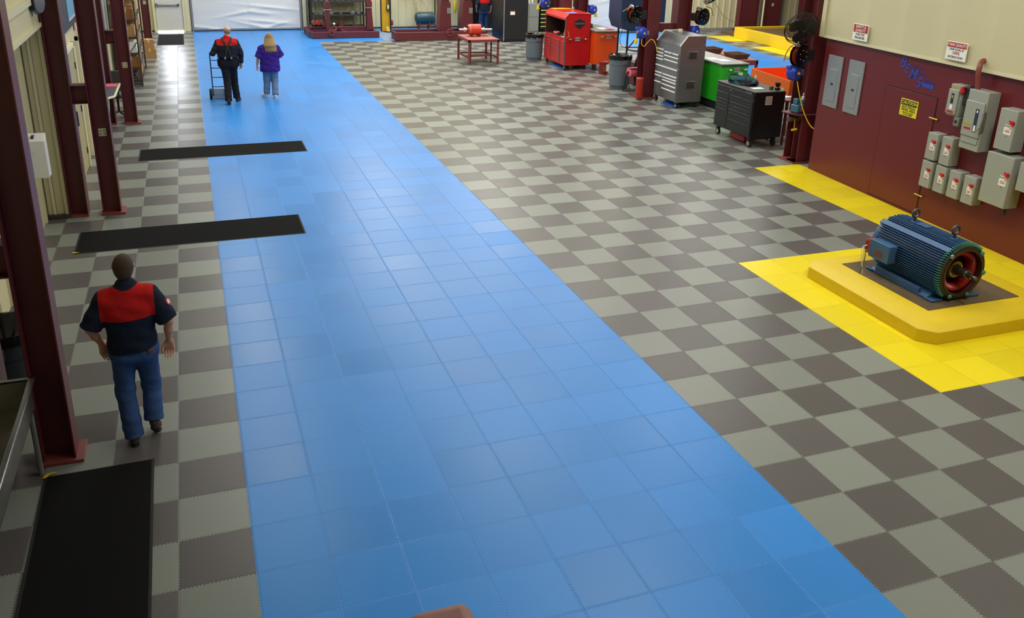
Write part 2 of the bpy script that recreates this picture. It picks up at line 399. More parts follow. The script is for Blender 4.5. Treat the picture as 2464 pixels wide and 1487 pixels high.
# ================================================================ STEEL COLUMNS
def hbeam(mb, cx, cy, w, d, z0, z1, tf=0.016, tw=0.012, axis='x'):
    """H section standing up: web along axis"""
    if axis == 'x':
        mb.box(cx - w / 2, cx - w / 2 + tf, cy - d / 2, cy + d / 2, z0, z1); mb.box(cx + w / 2 - tf, cx + w / 2, cy - d / 2, cy + d / 2, z0, z1)
        mb.box(cx - w / 2 + tf, cx + w / 2 - tf, cy - tw / 2, cy + tw / 2, z0, z1)
    else:
        mb.box(cx - d / 2, cx + d / 2, cy - w / 2, cy - w / 2 + tf, z0, z1); mb.box(cx - d / 2, cx + d / 2, cy + w / 2 - tf, cy + w / 2, z0, z1)
        mb.box(cx - tw / 2, cx + tw / 2, cy - w / 2 + tf, cy + w / 2 - tf, z0, z1)
def outlet(root, x, y, z, face='-y'):
    """cream double outlet plate"""
    a = MB().box(x - 0.055, x + 0.055, y - 0.012, y, z - 0.06, z + 0.06).build('outlet_plate', cream, root, bevel=0.012)
    m = MB()
    for dx in (-0.026, 0.026):
        for dz in (-0.024, 0.024): m.box(x + dx - 0.014, x + dx + 0.014, y - 0.015, y - 0.011, z + dz - 0.012, z + dz + 0.012)
    m.build('outlet_socket', M('socket_grey', '8a8468', 0.5), a, bevel=0.003)
def left_frame(y, label, plates=(), outer_x=-1.39, inner=True):
    t = thing('steel_column', label, 'column', (0, y, 0), 0, 'maroon steel columns along the left wall')
    mb = MB(); hbeam(mb, -0.938, 0, 0.256, 0.24, 0.03, HI - 0.3); mb.build('inner_column', maroon, t, bevel=0.003, seg=1)
    if outer_x: 
        mb = MB(); hbeam(mb, outer_x, 0, 0.25, 0.3, 0.03, HI - 0.3); mb.build('outer_column', maroon, t, bevel=0.003, seg=1)
        MB().box(outer_x - 0.13, outer_x + 0.13, -0.15, 0.15, 0.0, 0.03).build('base_plate', maroon_l, t, bevel=0.003)
    MB().box(-1.09, -0.75, -0.16, 0.16, 0.0, 0.03).build('base_plate', maroon_l, t, bevel=0.003)
    if outer_x:
        for z0, z1 in ((1.7, 1.97), (3.4, 3.67)):
            mb = MB(); a, b = outer_x + 0.125, -1.066
            mb.box(a, b, -0.1, 0.1, z0, z0 + 0.014); mb.box(a, b, -0.1, 0.1, z1 - 0.014, z1); mb.box(a, b, -0.006, 0.006, z0 + 0.014, z1 - 0.014)
            mb.build('cross_beam', maroon, t, bevel=0.002, seg=1)
    for z in plates: outlet(t, -0.935, -0.008, z)
    return t
left_frame(6.65, 'maroon steel column nearest the camera, beside the steel sink')
left_frame(13.36, 'maroon steel column behind the long black mats on the left', (1.25,))
left_frame(19.56, 'maroon steel column beside the desk with the pink sheet', (1.24,), outer_x=-1.36)
left_frame(32.1, 'maroon steel column nearest the back wall, by the cardboard boxes', (1.32,), outer_x=None)

# ================================================================ MATS
mat_m = M('black_carpet', '121213', 0.95, var=0.25, vs=40, bump=0.5, bs=300, spec=0.15)
edge_m = M('black_mat_edge', '0d0d0e', 0.7)
def floor_mat(x0, x1, y0, y1, label, rz=0.0, mat=None):
    cx, cy = (x0 + x1) / 2, (y0 + y1) / 2; w, d = (x1 - x0) / 2, (y1 - y0) / 2
    t = thing('floor_mat', label, 'mat', (cx, cy, 0), rz, 'black floor mats')
    MB().box(-w + 0.02, w - 0.02, -d + 0.02, d - 0.02, 0.001, 0.009).build('carpet', mat or mat_m, t, bevel=0.003)
    mb = MB(); mb.prism([(-d, 0.0), (-d + 0.02, 0.007), (d - 0.02, 0.007), (d, 0.0)], 'x', -w, w); mb.build('rubber_edge', edge_m, t)
    return t
floor_mat(-1.02, -0.18, 3.9, 6.36, 'large black floor mat at the bottom left, in front of the near column', 0.012)
floor_mat(-1.32, 1.75, 11.61, 12.5, 'long black mat across the lane, the nearer of the two runners')
floor_mat(-0.69, 2.37, 16.26, 17.12, 'long black mat across the lane, the farther of the two runners')
floor_mat(-0.67, 0.2, 31.25, 34.0, 'black mat in front of the white back door')
def scrap(x, y, z, label, pts):
    mb = MB(); mb.prism(pts, 'z', 0, 0.004); o = mb.build('tape_scrap', M('yellow_tape', 'd8b420', 0.6), None); o.location = (x, y, z); tag(o, label, 'tape', 'yellow tape scraps')
scrap(-1.0, 6.36, 0.01, 'scrap of yellow tape at the corner of the near black mat', [(-0.05, -0.04), (-0.02, 0.02), (0.04, 0.03), (0.06, 0.015), (0.0, 0.0), (-0.02, -0.035)])
scrap(-1.3, 11.64, 0.01, 'scrap of yellow tape at the corner of the wide mat', [(-0.05, -0.02), (-0.02, 0.03), (0.05, 0.0)])

# ================================================================ LEFT SIDE
# steel sink
t = thing('steel_sink', 'stainless steel sink table beside the near maroon column', 'sink', (-1.42, 5.5, 0))
mb = MB(); X0, X1, Y0, Y1 = -0.38, 0.42, -1.6, 0.98
zt = 0.87
for a in ((X0, X0 + 0.04, Y0, Y1), (X1 - 0.045, X1, Y0, Y1), (X0, X1, Y0, Y0 + 0.04), (X0, X1, Y1 - 0.03, Y1)): mb.box(*a, zt - 0.03, zt)
mb.build('rim', steel, t, bevel=0.008, seg=3)
mb = MB(); mb.box(X0 + 0.03, X0 + 0.035, Y0, Y1 - 0.02, 0.6, zt - 0.01); mb.box(X1 - 0.04, X1 - 0.035, Y0 + 0.02, Y1 - 0.02, 0.6, zt - 0.01); mb.box(X0 + 0.03, X1 - 0.035, Y1 - 0.03, Y1 - 0.02, 0.6, zt - 0.01); mb.box(X0 + 0.03, X1 - 0.035, Y0 + 0.02, Y0 + 0.03, 0.6, zt - 0.01); mb.box(X0 + 0.03, X1 - 0.035, Y0 + 0.02, Y1 - 0.02, 0.595, 0.602)
mb.build('basin', M('worn_steel', '8c877a', 0.4, 0.8, var=0.35, vs=5), t)
for x in (X0 + 0.05, X1 - 0.06):
    for y in (Y0 + 0.06, Y1 - 0.08): MB().cyl((x, y, 0), (x, y, 0.6), 0.022, n=12).build('leg', galv, t)
# dark bin with bag behind the near column
def trash_can(loc, label, col, h=0.85, r=0.27, square=False, liner=True, grp='grey trash cans'):
    t = thing('trash_can', label, 'trash can', loc, 0, grp)
    MB().lathe([(r * 0.78, 0), (r * 0.8, 0.02), (r * 0.93, h * 0.72), (r * 0.97, h * 0.73), (r * 0.98, h - 0.05), (r * 1.02, h - 0.04), (r * 1.02, h), (r * 0.95, h), (r * 0.9, 0.1)], n=32, capa=True, capb=False).build('body', col, t)
    for s in (-1, 1):
        MB().box(-0.06, 0.06, s * r * 0.95 - 0.03, s * r * 0.95 + 0.03, h * 0.76, h * 0.9).build('grip', col, t, bevel=0.01)
    if liner:
        rr = random.Random(int(loc[0] * 10)); prof = []
        mb = MB(); n = 40; rows = []
        for k, (q, z) in enumerate(((r * 1.04, h - 0.1), (r * 1.06, h - 0.02), (r * 1.04, h + 0.012), (r * 0.92, h + 0.005), (r * 0.8, h - 0.1), (r * 0.5, h - 0.22), (0.01, h - 0.25))):
            rows.append([mb._v(((q + rr.uniform(-0.008, 0.008)) * math.cos(2 * PI * i / n), (q + rr.uniform(-0.008, 0.008)) * math.sin(2 * PI * i / n), z + rr.uniform(-0.02, 0.02) * (k != 2))) for i in range(n)])
        for a, b in zip(rows, rows[1:]): mb.bridge(a, b)
        mb.build('bin_liner', M('black_plastic_bag', '0e0e10', 0.22), t, ang=60)
    return t
grey_pl = M('grey_plastic', '66727c', 0.5, var=0.06)
trash_can((-1.42, 7.55, 0), 'dark trash can with a black bag standing behind the near maroon column', M('dark_grey_plastic', '2c3338', 0.5), 0.86, 0.29)
# white box on the wall
t = thing('suggestion_box', 'white sheet metal box on the tan wall behind the near column', 'box', (-1.655, 12.25, 0.0))
mb = MB(); mb.prism([(-0.16, 0.95), (-0.16, 1.46), (0.04, 1.53), (0.04, 0.95)], 'x', -0.145, 0.125); mb.build('body', white, t, bevel=0.006)
MB().box(-0.035, -0.005, -0.1, 0.05, 1.47, 1.515).build('label_strip', M('dark_blue_ink', '252560', 0.5), t)
MB().cyl((-0.02, -0.165, 1.3), (-0.02, -0.155, 1.3), 0.012, n=12).build('lock', chrome, t)
MB().box(-0.16, -0.1, 0.03, 0.3, 1.1, 1.3).build('bracket', galv, t)
# grey round fan on the header
t = thing('wall_fan', 'grey round fixture high on the left wall above the header trim', 'fan', (-1.52, 12.75, 3.2), 0)
MB().lathe([(0.02, -0.02), (0.14, 0.0), (0.17, 0.03), (0.15, 0.08), (0.07, 0.11), (0.01, 0.115)], (0.03, 0, 0), (1, -0.3, 0), 28).build('housing', M('grey_fan', '74777a', 0.5), t)
MB().box(0, 0.06, -0.2, -0.14, -0.1, 0.2).build('bracket', blackm, t, bevel=0.01)
# banner, leaflets
t = thing('banner', 'dark framed banner with a pale blue picture hung high on the office wall', 'banner', (-1.49, 16.45, 2.45))
MB().box(-0.005, 0.02, -1.4, 1.4, 0, 1.6).build('board', M('dark_blue_board', '262c3c', 0.6), t)
MB().box(0.02, 0.026, -0.5, 1.42, 0.15, 1.55).build('picture', M('icy_blue_print', '5d93b4', 0.5, var=0.5, vs=10, stretch=(1, 1, 0.3)), t)
MB().box(0.02, 0.03, -0.5, 1.42, 0.11, 0.15).build('picture_edge', M('silver_edge', 'b9c4c4', 0.3), t)
for i, (y, z) in enumerate(((17.02, 2.36), (17.16, 2.24), (17.3, 2.12), (17.42, 2.02))):
    o = MB().box(-1.495, -1.488, y - 0.08, y + 0.08, z - 0.06, z + 0.06).build('leaflet', M('pink_leaflet', 'd99aa4', 0.8, var=0.3, vs=40), None)
    tag(o, 'small pink leaflet taped to the office wall under the dark banner', 'leaflet', 'pink leaflets on the office wall')
# notice boards past the second frame
for i, (y0, y1, lab) in enumerate(((22.3, 22.9, 'narrow grey notice panel on the office wall, nearer the camera'), (23.25, 23.6, 'narrow grey-green notice panel on the office wall, beside the dark window'))):
    t = thing('notice_board', lab, 'notice board', (-1.49, y0, 1.3)); MB().box(0, 0.03, 0, y1 - y0, 0, 1.0).build('panel', panel_grey if i == 0 else M('grey_green_panel', '868a72', 0.6), t, bevel=0.004)
# desk with pink sheet
t = thing('desk', 'cream edged desk with a grey blotter beside the second maroon column', 'desk', (-1.3, 18.85, 0))
mb = MB(); mb.prism([(-0.2, -0.95), (0.08, -1.08), (0.23, -0.86), (0.25, 0.52), (-0.2, 0.52)], 'z', 0.86, 0.9); mb.build('desktop', cream, t, bevel=0.008)
mb = MB(); mb.prism([(-0.19, -0.9), (0.07, -1.03), (0.2, -0.84), (0.215, 0.5), (-0.19, 0.5)], 'z', 0.9, 0.905); mb.build('blotter', M('grey_felt', '4b4d52', 0.9), t)
mb = MB(); mb.prism([(-1.0, 0.5), (-0.7, 0.86), (-1.0, 0.86)], 'x', -0.1, 0.1); mb.build('support_bracket', cream, t)
MB().box(-0.18, -0.12, -0.5, -0.4, 0, 0.86).build('leg', maroon, t, bevel=0.004); MB().box(-0.18, -0.12, 0.4, 0.5, 0, 0.86).build('leg', maroon, t, bevel=0.004)
o = MB().box(-1.48, -1.1, 18.95, 19.27, 0.906, 0.909).build('paper_sheet', M('pink_sheet', 'f0647c', 0.8), None); o.location = (0, 0, 0); tag(o, 'bright pink sheet lying on the cream edged desk', 'paper')
t = thing('office_phone', 'small black phone lying on the grey desk blotter', 'phone', (-1.33, 18.6, 0.906))
MB().box(-0.07, 0.07, -0.1, 0.1, 0, 0.03).build('base', blackm, t, bevel=0.01); MB().box(-0.065, -0.02, -0.1, 0.1, 0.03, 0.055).build('handset', blackm, t, bevel=0.01)
# chair
t = thing('office_chair', 'grey office chair with rounded back pushed against the cream edged desk', 'chair', (-1.22, 20.3, 0), 0.2)
ch_m = M('grey_chair_cloth', '55554f', 0.85)
MB().box(-0.2, 0.2, -0.2, 0.2, 0.42, 0.5).build('seat', ch_m, t, bevel=0.03, seg=3)
MB().box(-0.19, 0.19, -0.26, -0.21, 0.6, 1.05).build('backrest', ch_m, t, bevel=0.04, seg=3)
MB().cyl((0, 0, 0.1), (0, 0, 0.42), 0.025, n=12).build('column', blackm, t)
mb = MB()
mb.tube([(0, -0.24, 0.7), (0, -0.24, 0.46), (0, -0.1, 0.4)], 0.018); mb.build('back_bar', blackm, t)
for i in range(5):
    a = i * 2 * PI / 5; l = MB().tube([(0, 0, 0.1), (0.24 * math.cos(a), 0.24 * math.sin(a), 0.06)], 0.018).build('leg', blackm, t)
    MB().cyl((0.24 * math.cos(a) - 0.02, 0.24 * math.sin(a), 0.028), (0.24 * math.cos(a) + 0.02, 0.24 * math.sin(a), 0.028), 0.028, n=12).build('caster', rubber, l)
# shelving rack with cartons
t = thing('shelving_rack', 'dark wire shelving rack loaded with cartons along the left wall', 'shelving', (-1.1, 25.2, 0))
for x in (-0.2, 0.24):
    for y in (-1.35, 1.35): MB().box(x - 0.02, x + 0.02, y - 0.02, y + 0.02, 0, 2.7).build('post', dark_steel, t)
SH = (0.08, 0.48, 0.85, 1.25, 1.68, 2.2)
for z in SH:
    mb = MB(); mb.box(-0.2, 0.24, -1.35, -1.33, z - 0.04, z); mb.box(-0.2, 0.24, 1.33, 1.35, z - 0.04, z); mb.box(0.22, 0.24, -1.35, 1.35, z - 0.04, z); mb.box(-0.2, -0.18, -1.35, 1.35, z - 0.04, z)
    for i in range(22): mb.box(-0.2, 0.24, -1.3 + i * 0.124, -1.29 + i * 0.124, z - 0.012, z - 0.004)
    mb.build('shelf', dark_steel, t)
MB().tube([(0.24, -1.36, 1.15), (-0.2, -1.36, 0.55)], 0.01, 6).build('cross_brace', blackm, t); MB().tube([(0.24, -1.36, 0.1), (-0.2, -1.36, 0.5)], 0.01, 6).build('cross_brace', blackm, t)
def carton(x, y, z, w, d, h, mat, label, rz=0.0, group='cartons on the shelving rack', tp=True):
    t = thing('carton', label, 'box', (x, y, z), rz, group)
    MB().box(-w / 2, w / 2, -d / 2, d / 2, 0, h).build('box', mat, t, bevel=0.006)
    if tp:
        mb = MB(); mb.box(-0.03, 0.03, -d / 2 - 0.002, d / 2 + 0.002, h - 0.08, h + 0.002); mb.build('tape', tape, t)
shelf_word = {0.08: 'bottom', 0.48: 'second', 0.85: 'third', 1.25: 'fourth', 1.68: 'fifth', 2.2: 'top'}
rr = random.Random(5)
for z in SH:
    y = 23.9
    for i in range(4):
        d = (0.55, 0.62, 0.5, 0.6)[i]; h = (0.27, 0.3, 0.24, 0.28)[(i + int(z * 10)) % 4]; 
        if z == 0.08 and i == 0: y += d + 0.05; continue
        m = card_d if (i + int(z * 7)) % 2 else card
        if z == 0.85 and i == 0: m = white
        carton(-1.08, y + d / 2, z, 0.36 + rr.uniform(-0.03, 0.02), d, h, m,
               '%s carton on the %s shelf of the left rack, %s' % ('white' if m is white else ('dark brown' if m is card_d else 'light brown'), shelf_word[z], ('nearest the camera', 'second from the camera', 'third from the camera', 'farthest from the camera')[i]), tp=(i % 2 == 0))
        y += d + 0.05
carton(-0.8, 28.62, 0.0, 0.36, 0.42, 0.3, card, 'lower of two cartons stacked on the floor beyond the rack', 0.05, 'cartons on the floor')
carton(-0.82, 28.62, 0.302, 0.3, 0.36, 0.26, card, 'upper of two taped cartons stacked on the floor beyond the rack', 0.12, 'cartons on the floor')
t = thing('wire_basket', 'dark wire basket of fittings on the bottom shelf of the left rack', 'basket', (-1.07, 24.15, 0.082))
mb = MB()
for z in (0.0, 0.08, 0.16, 0.24): mb.tube([(-0.17, -0.24, z + 0.006), (0.19, -0.24, z + 0.006), (0.19, 0.24, z + 0.006), (-0.17, 0.24, z + 0.006)], 0.006, 6, True)
for i in range(7): mb.box(-0.17 + i * 0.06, -0.165 + i * 0.06, -0.243, -0.237, 0, 0.25)
for i in range(9): mb.box(0.187, 0.193, -0.24 + i * 0.06, -0.235 + i * 0.06, 0, 0.25)
mb.build('wire_frame', galv, t)
mb = MB()
for i in range(16): mb.cyl((rr.uniform(-0.12, 0.12), rr.uniform(-0.2, 0.2), 0.05), (rr.uniform(-0.12, 0.12), rr.uniform(-0.2, 0.2), rr.uniform(0.1, 0.28)), rr.uniform(0.015, 0.03), n=8)
o = mb.build('fittings', dark_steel, t); o['kind'] = 'stuff'

# near maroon handrail post under the camera
t = thing('rail_post', 'pink-red rounded top of a painted post close below the camera', 'post', (0.845, 0.865, 0))
MB().box(-0.088, 0.062, -0.07, 0.052, 2.94, 3.0).build('cap_plate', M('worn_pink_red_paint', 'b27f7a', 0.6, var=0.25, vs=14), t, bevel=0.035, seg=5)
MB().box(-0.05, 0.03, -0.05, 0.03, 0.012, 2.94).build('post', maroon_l, t, bevel=0.006)
MB().box(-0.12, 0.1, -0.12, 0.1, 0.0, 0.012).build('base_plate', maroon_l, t)
# ================================================================ PEOPLE (signed-distance bodies meshed as one surface)
def surface(prims, h, clip=None, pad=0.03):
    """prims: (kind, a, b, ra, rb, k, sq, flat) smooth-joined; returns verts, quads"""
    pts = []
    for p in prims:
        r = max(p['ra'], p['rb']) * max(p['sq']) + pad
        for q in (p['a'], p['b']): pts += [np.array(q) - r, np.array(q) + r]
    lo = np.min(pts, 0); hi = np.max(pts, 0); n = np.ceil((hi - lo) / h).astype(int) + 2
    F = np.full(n, 1.0, np.float32)
    ax = [lo[i] + h * np.arange(n[i]) for i in range(3)]
    for p in prims:
        a = np.array(p['a'], float); b = np.array(p['b'], float); sq = np.array(p['sq'], float)
        R = max(p['ra'], p['rb']) * max(p['sq']) + p['k'] + pad
        l = np.minimum(a, b) - R; u = np.maximum(a, b) + R
        i0 = np.clip(np.floor((l - lo) / h).astype(int), 0, n - 1); i1 = np.clip(np.ceil((u - lo) / h).astype(int) + 1, 1, n)
        X, Y, Z = np.meshgrid(*[ax[i][i0[i]:i1[i]] for i in range(3)], indexing='ij')
        P = np.stack([X, Y, Z], -1); ab = (b - a); L2 = max(ab @ ab, 1e-12)
        t = np.clip(((P - a) @ ab) / L2, 0, 1)
        d = (P - a - t[..., None] * ab) / sq
        r = p['ra'] + (p['rb'] - p['ra']) * t
        D = (np.linalg.norm(d, axis=-1) - r) * min(sq)
        if p['flat']:
            dn = ab / math.sqrt(L2); D = np.maximum(D, (P - b) @ dn)
        G = F[i0[0]:i1[0], i0[1]:i1[1], i0[2]:i1[2]]
        if p['sub']: G[...] = np.maximum(G, -D)
        else:
            k = p['k']; hh = np.clip(k - np.abs(G - D), 0, None) / k
            G[...] = np.minimum(G, D) - hh * hh * k * 0.25
    if clip:
        X, Y, Z = np.meshgrid(*ax, indexing='ij'); F = np.maximum(F, clip(X, Y, Z).astype(np.float32))
    S = F < 0; nx, ny, nz = F.shape
    acc = np.zeros((nx - 1, ny - 1, nz - 1, 3), np.float32); cnt = np.zeros((nx - 1, ny - 1, nz - 1), np.float32)
    for axis in range(3):
        o = [x for x in range(3) if x != axis]
        for da in (0, 1):
            for db in (0, 1):
                sl0 = [None] * 3; sl0[axis] = slice(0, -1)
                for q, dd in zip(o, (da, db)): sl0[q] = slice(dd, F.shape[q] - 1 + dd)
                sl1 = list(sl0); sl1[axis] = slice(1, None)
                A, B = F[tuple(sl0)], F[tuple(sl1)]; cr = (A < 0) != (B < 0)
                tt = np.where(cr, A / np.where(cr, A - B, 1), 0)
                pos = np.zeros(A.shape + (3,), np.float32); pos[..., axis] = tt
                pos[..., o[0]] = da; pos[..., o[1]] = db
                acc += pos * cr[..., None]; cnt += cr
    act = cnt > 0; idx = np.full(act.shape, -1, np.int64); idx[act] = np.arange(act.sum())
    ijk = np.argwhere(act); V = lo + h * (ijk + acc[act] / cnt[act][:, None])
    quads = []
    for axis in range(3):
        o1, o2 = [(1, 2), (2, 0), (0, 1)][axis]
        sl = [slice(1, -1)] * 3; sl[axis] = slice(0, -1); sh = list(sl); sh[axis] = slice(1, None)
        A, B = S[tuple(sl)], S[tuple(sh)]; c = np.argwhere(A != B)
        if len(c) == 0: continue
        fl = A[tuple(c.T)]; base = c.copy()
        for q in range(3):
            if q != axis: base[:, q] += 1
        def cell(d1, d2):
            g = base.copy(); g[:, o1] += d1; g[:, o2] += d2; return idx[tuple(g.T)]
        q4 = np.stack([cell(-1, -1), cell(0, -1), cell(0, 0), cell(-1, 0)], 1)
        q4[~fl] = q4[~fl][:, ::-1]; quads.append(q4)
    Q = np.concatenate(quads); Q = Q[(Q >= 0).all(1)]
    return V, Q
def CP(a, b, ra, rb=None, k=0.02, sq=(1, 1, 1), flat=False, sub=False):
    return dict(a=a, b=b, ra=ra, rb=ra if rb is None else rb, k=k, sq=sq, flat=flat, sub=sub)
def sdf_obj(name, prims, h, mats, parent, clip=None, pick=None, smooth=2):
    V, Q = surface(prims, h, clip)
    if smooth:
        for _ in range(smooth):       # light relaxation of the grid
            A = np.zeros_like(V); c = np.zeros(len(V))
            for i in range(4):
                for j in (1, 3):
                    np.add.at(A, Q[:, i], V[Q[:, (i + j) % 4]]); np.add.at(c, Q[:, i], 1)
            V = V * 0.5 + 0.5 * A / np.maximum(c, 1)[:, None]
    me = bpy.data.meshes.new(name)
    me.vertices.add(len(V)); me.vertices.foreach_set('co', V.astype(np.float32).ravel())
    me.loops.add(len(Q) * 4); me.loops.foreach_set('vertex_index', Q.astype(np.int32).ravel())
    me.polygons.add(len(Q)); me.polygons.foreach_set('loop_start', np.arange(0, len(Q) * 4, 4, dtype=np.int32))
    me.polygons.foreach_set('loop_total', np.full(len(Q), 4, np.int32))
    if pick is not None:
        C = V[Q].mean(1); me.polygons.foreach_set('material_index', np.asarray(pick(C), np.int32))
    me.update(calc_edges=True); me.validate()
    return link(name, me, mats, parent, ang=70)

def hand(wrist, d, n, thumb, curl=0.5, s=1.0):
    """palm, four bent fingers of unequal length and a thumb from the palm's side; d = towards fingertips, n = palm normal, thumb = side"""
    d = Vector(d).normalized(); n = Vector(n); n = (n - d * n.dot(d)).normalized(); sd = d.cross(n)
    if sd.dot(Vector(thumb)) < 0: sd = -sd
    w = Vector(wrist); out = []
    for i, (off, ln, r) in enumerate(((0.033, 0.074, 0.0085), (0.011, 0.084, 0.0088), (-0.011, 0.078, 0.0084), (-0.032, 0.062, 0.0076))):
        k0 = w + d * 0.012 * s + sd * off * 0.55 * s; k1 = w + d * (0.088 - abs(off - 0.005) * 0.2) * s + sd * off * s
        out.append(CP(k0, k1, 0.0155 * s, 0.0125 * s, k=0.014))
        p = k1; ang = 0.18
        for seg, f in enumerate((0.46, 0.3, 0.24)):
            ang += curl * (0.55, 0.6, 0.4)[seg]
            dr = d * math.cos(ang) + n * math.sin(ang); q = p + dr * ln * f * s
            out.append(CP(p, q, r * s * (1.05 - 0.07 * seg), r * s * (0.98 - 0.07 * seg), k=0.004)); p = q
    t0 = w + d * 0.025 * s + sd * 0.022 * s; t1 = t0 + (d * 0.6 + sd * 0.62 + n * 0.35).normalized() * 0.042 * s
    t2 = t1 + (d * 0.85 + sd * 0.15 + n * 0.45).normalized() * 0.032 * s; t3 = t2 + (d * 0.8 - sd * 0.1 + n * 0.5).normalized() * 0.024 * s
    out += [CP(t0, t1, 0.0145 * s, 0.0115 * s, k=0.012), CP(t1, t2, 0.0112 * s, 0.0098 * s, k=0.004), CP(t2, t3, 0.0096 * s, 0.008 * s, k=0.004)]
    return out
def head_prims(c, s=1.0):
    x, y, z = c
    P = lambda a, b2, c2: (x + a * s, y + b2 * s, z + c2 * s)
    pr = [CP(P(0, -0.018, 0.018), P(0, 0.012, 0.02), 0.082 * s, 0.078 * s, sq=(0.93, 1.02, 1.12)),
          CP(P(0, 0.03, -0.035), P(0, 0.055, -0.07), 0.052 * s, 0.036 * s, k=0.04, sq=(1.05, 1, 1)),
          CP(P(-0.03, 0.04, -0.06), P(0.03, 0.04, -0.06), 0.03 * s, k=0.03)]
    for sx in (-1, 1):
        pr += [CP(P(sx * 0.074, -0.002, 0.012), P(sx * 0.083, -0.016, 0.026), 0.011 * s, 0.013 * s, k=0.008, sq=(0.6, 1, 1.25)),
               CP(P(sx * 0.073, 0.0, -0.006), P(sx * 0.078, -0.004, -0.016), 0.009 * s, 0.007 * s, k=0.008, sq=(0.7, 1, 1)),
               CP(P(sx * 0.012, 0.094, 0.03), P(sx * 0.045, 0.082, 0.03), 0.009 * s, k=0.012)]
    pr += [CP(P(0, 0.09, 0.018), P(0, 0.112, -0.018), 0.008 * s, 0.013 * s, k=0.012),
           CP(P(-0.018, 0.088, -0.045), P(0.018, 0.088, -0.045), 0.008 * s, k=0.006)]
    return pr
skin = M('skin', 'd29a7e', 0.55, var=0.08, vs=14)
skin_l = M('fair_skin', 'dcab95', 0.55, var=0.08, vs=14)
eye_m = M('eye_white', 'e8e4dc', 0.2)
def cloth(name, hexc, var=0.12, vs=9, bs=28, bump=0.6): return M(name, hexc, 0.9, var=var, vs=vs, bump=bump, bs=bs, spec=0.2)
navy = cloth('navy_cloth', '1e2636'); red_c = cloth('red_cloth', 'c4201f'); jean = cloth('blue_denim', '3c5688', var=0.42, vs=6)
jean_l = cloth('light_denim', '66809f', var=0.2, vs=7); ov = cloth('black_overall_cloth', '1b1d24'); purp = cloth('purple_cloth', '3d2480')
shoe_b = M('brown_leather', '4a3a2c', 0.6, var=0.2); sole_m = M('dark_sole', '1c1a18', 0.8); shoe_w = M('white_leather', 'dcd9d0', 0.55); shoe_k = M('black_leather', '241e1b', 0.5)
hair_b = M('short_brown_hair', '4a3a2b', 0.9, var=0.4, vs=60, bump=0.8, bs=220)
hair_g = M('blonde_hair', 'a88a5a', 0.6, var=0.5, vs=30, bump=1.0, bs=60, stretch=(6, 6, 0.35))
hair_gr = M('grey_cropped_hair', '9c8270', 0.8, var=0.2, vs=50)

def yoke_cloth(name, base, z0, slope, xm, side=False):
    m = cloth(name, base); nt = m.node_tree; b = nt.nodes['Principled BSDF']; tc = nt.nodes.new('ShaderNodeTexCoord'); sp = nt.nodes.new('ShaderNodeSeparateXYZ')
    nt.links.new(tc.outputs['Object'], sp.inputs[0]); x, y, z = sp.outputs
    st = lambda v, e: mth(nt, 'MULTIPLY', mth(nt, 'SUBTRACT', v, e), 400.0, clamp=True)
    f = mth(nt, 'MULTIPLY', st(mth(nt, 'SUBTRACT', z, mth(nt, 'MULTIPLY', x, slope)), z0), st(mth(nt, 'MULTIPLY', mth(nt, 'ABSOLUTE', x), -1.0), -xm))
    rr_ = mth(nt, 'ADD', mth(nt, 'POWER', x, 2.0), mth(nt, 'POWER', y, 2.0))
    if side: f = mth(nt, 'MULTIPLY', f, mth(nt, 'SUBTRACT', 1.0, mth(nt, 'MULTIPLY', st(z, 1.445), st(mth(nt, 'MULTIPLY', rr_, -10.0), -0.095))))
    if side: f = mth(nt, 'MAXIMUM', f, mth(nt, 'MULTIPLY', mth(nt, 'MULTIPLY', st(y, 0.0), st(mth(nt, 'MULTIPLY', z, -1.0), -1.18)), st(mth(nt, 'MULTIPLY', mth(nt, 'ABSOLUTE', x), -1.0), -0.22)))
    old = b.inputs['Base Color'].links[0].from_socket; nt.links.new(mixc(nt, f, old, lin('c4201f')), b.inputs['Base Color']); return m
def limb_prims(J, k):
    L = []
    for s in 'LR':
        sh, el, wr = J['sh' + s], J['el' + s], J['wr' + s]
        L += [CP(sh, el, 0.05 * k, 0.038 * k, k=0.03), CP(el, tuple(np.array(el) * 0.55 + np.array(wr) * 0.45), 0.041 * k, 0.036 * k, k=0.02), CP(tuple(np.array(el) * 0.55 + np.array(wr) * 0.45), wr, 0.036 * k, 0.025 * k, k=0.02)]
        hp, kn, an, to = J['hp' + s], J['kn' + s], J['an' + s], J['to' + s]
        L += [CP(hp, kn, 0.08 * k, 0.052 * k, k=0.04), CP(kn, an, 0.05 * k, 0.036 * k, k=0.02), CP(an, to, 0.034, 0.026, k=0.02)]
    return L
def lerp(a, b, t): return tuple(np.array(a) * (1 - t) + np.array(b) * t)
def shoe(J, s, mats, root, kn_dir=None):
    an, to = np.array(J['an' + s]), np.array(J['to' + s]); he = np.array(J['he' + s])
    o = sdf_obj('shoe', [CP(he, lerp(he, to, 0.5), 0.042, 0.046, k=0.02, sq=(0.9, 1, 1)), CP(lerp(he, to, 0.5), to, 0.046, 0.038, k=0.02, sq=(1, 1, 0.85)), CP(he + [0, 0.02, 0.03], an + [0, 0, 0.02], 0.042, 0.044, k=0.03)],
                0.008, mats[0], root)
    d = (to - he); u = np.cross(np.array([1.0, 0, 0]), d); u /= np.linalg.norm(u)
    sdf_obj('sole', [CP(he - u * 0.034, to - u * 0.03, 0.036, 0.036, k=0.01, sq=(1.05, 1.05, 1)) ], 0.008, mats[1], o,
            clip=lambda X, Y, Z: ((X - he[0]) * u[0] + (Y - he[1]) * u[1] + (Z - he[2]) * u[2]) + 0.03)
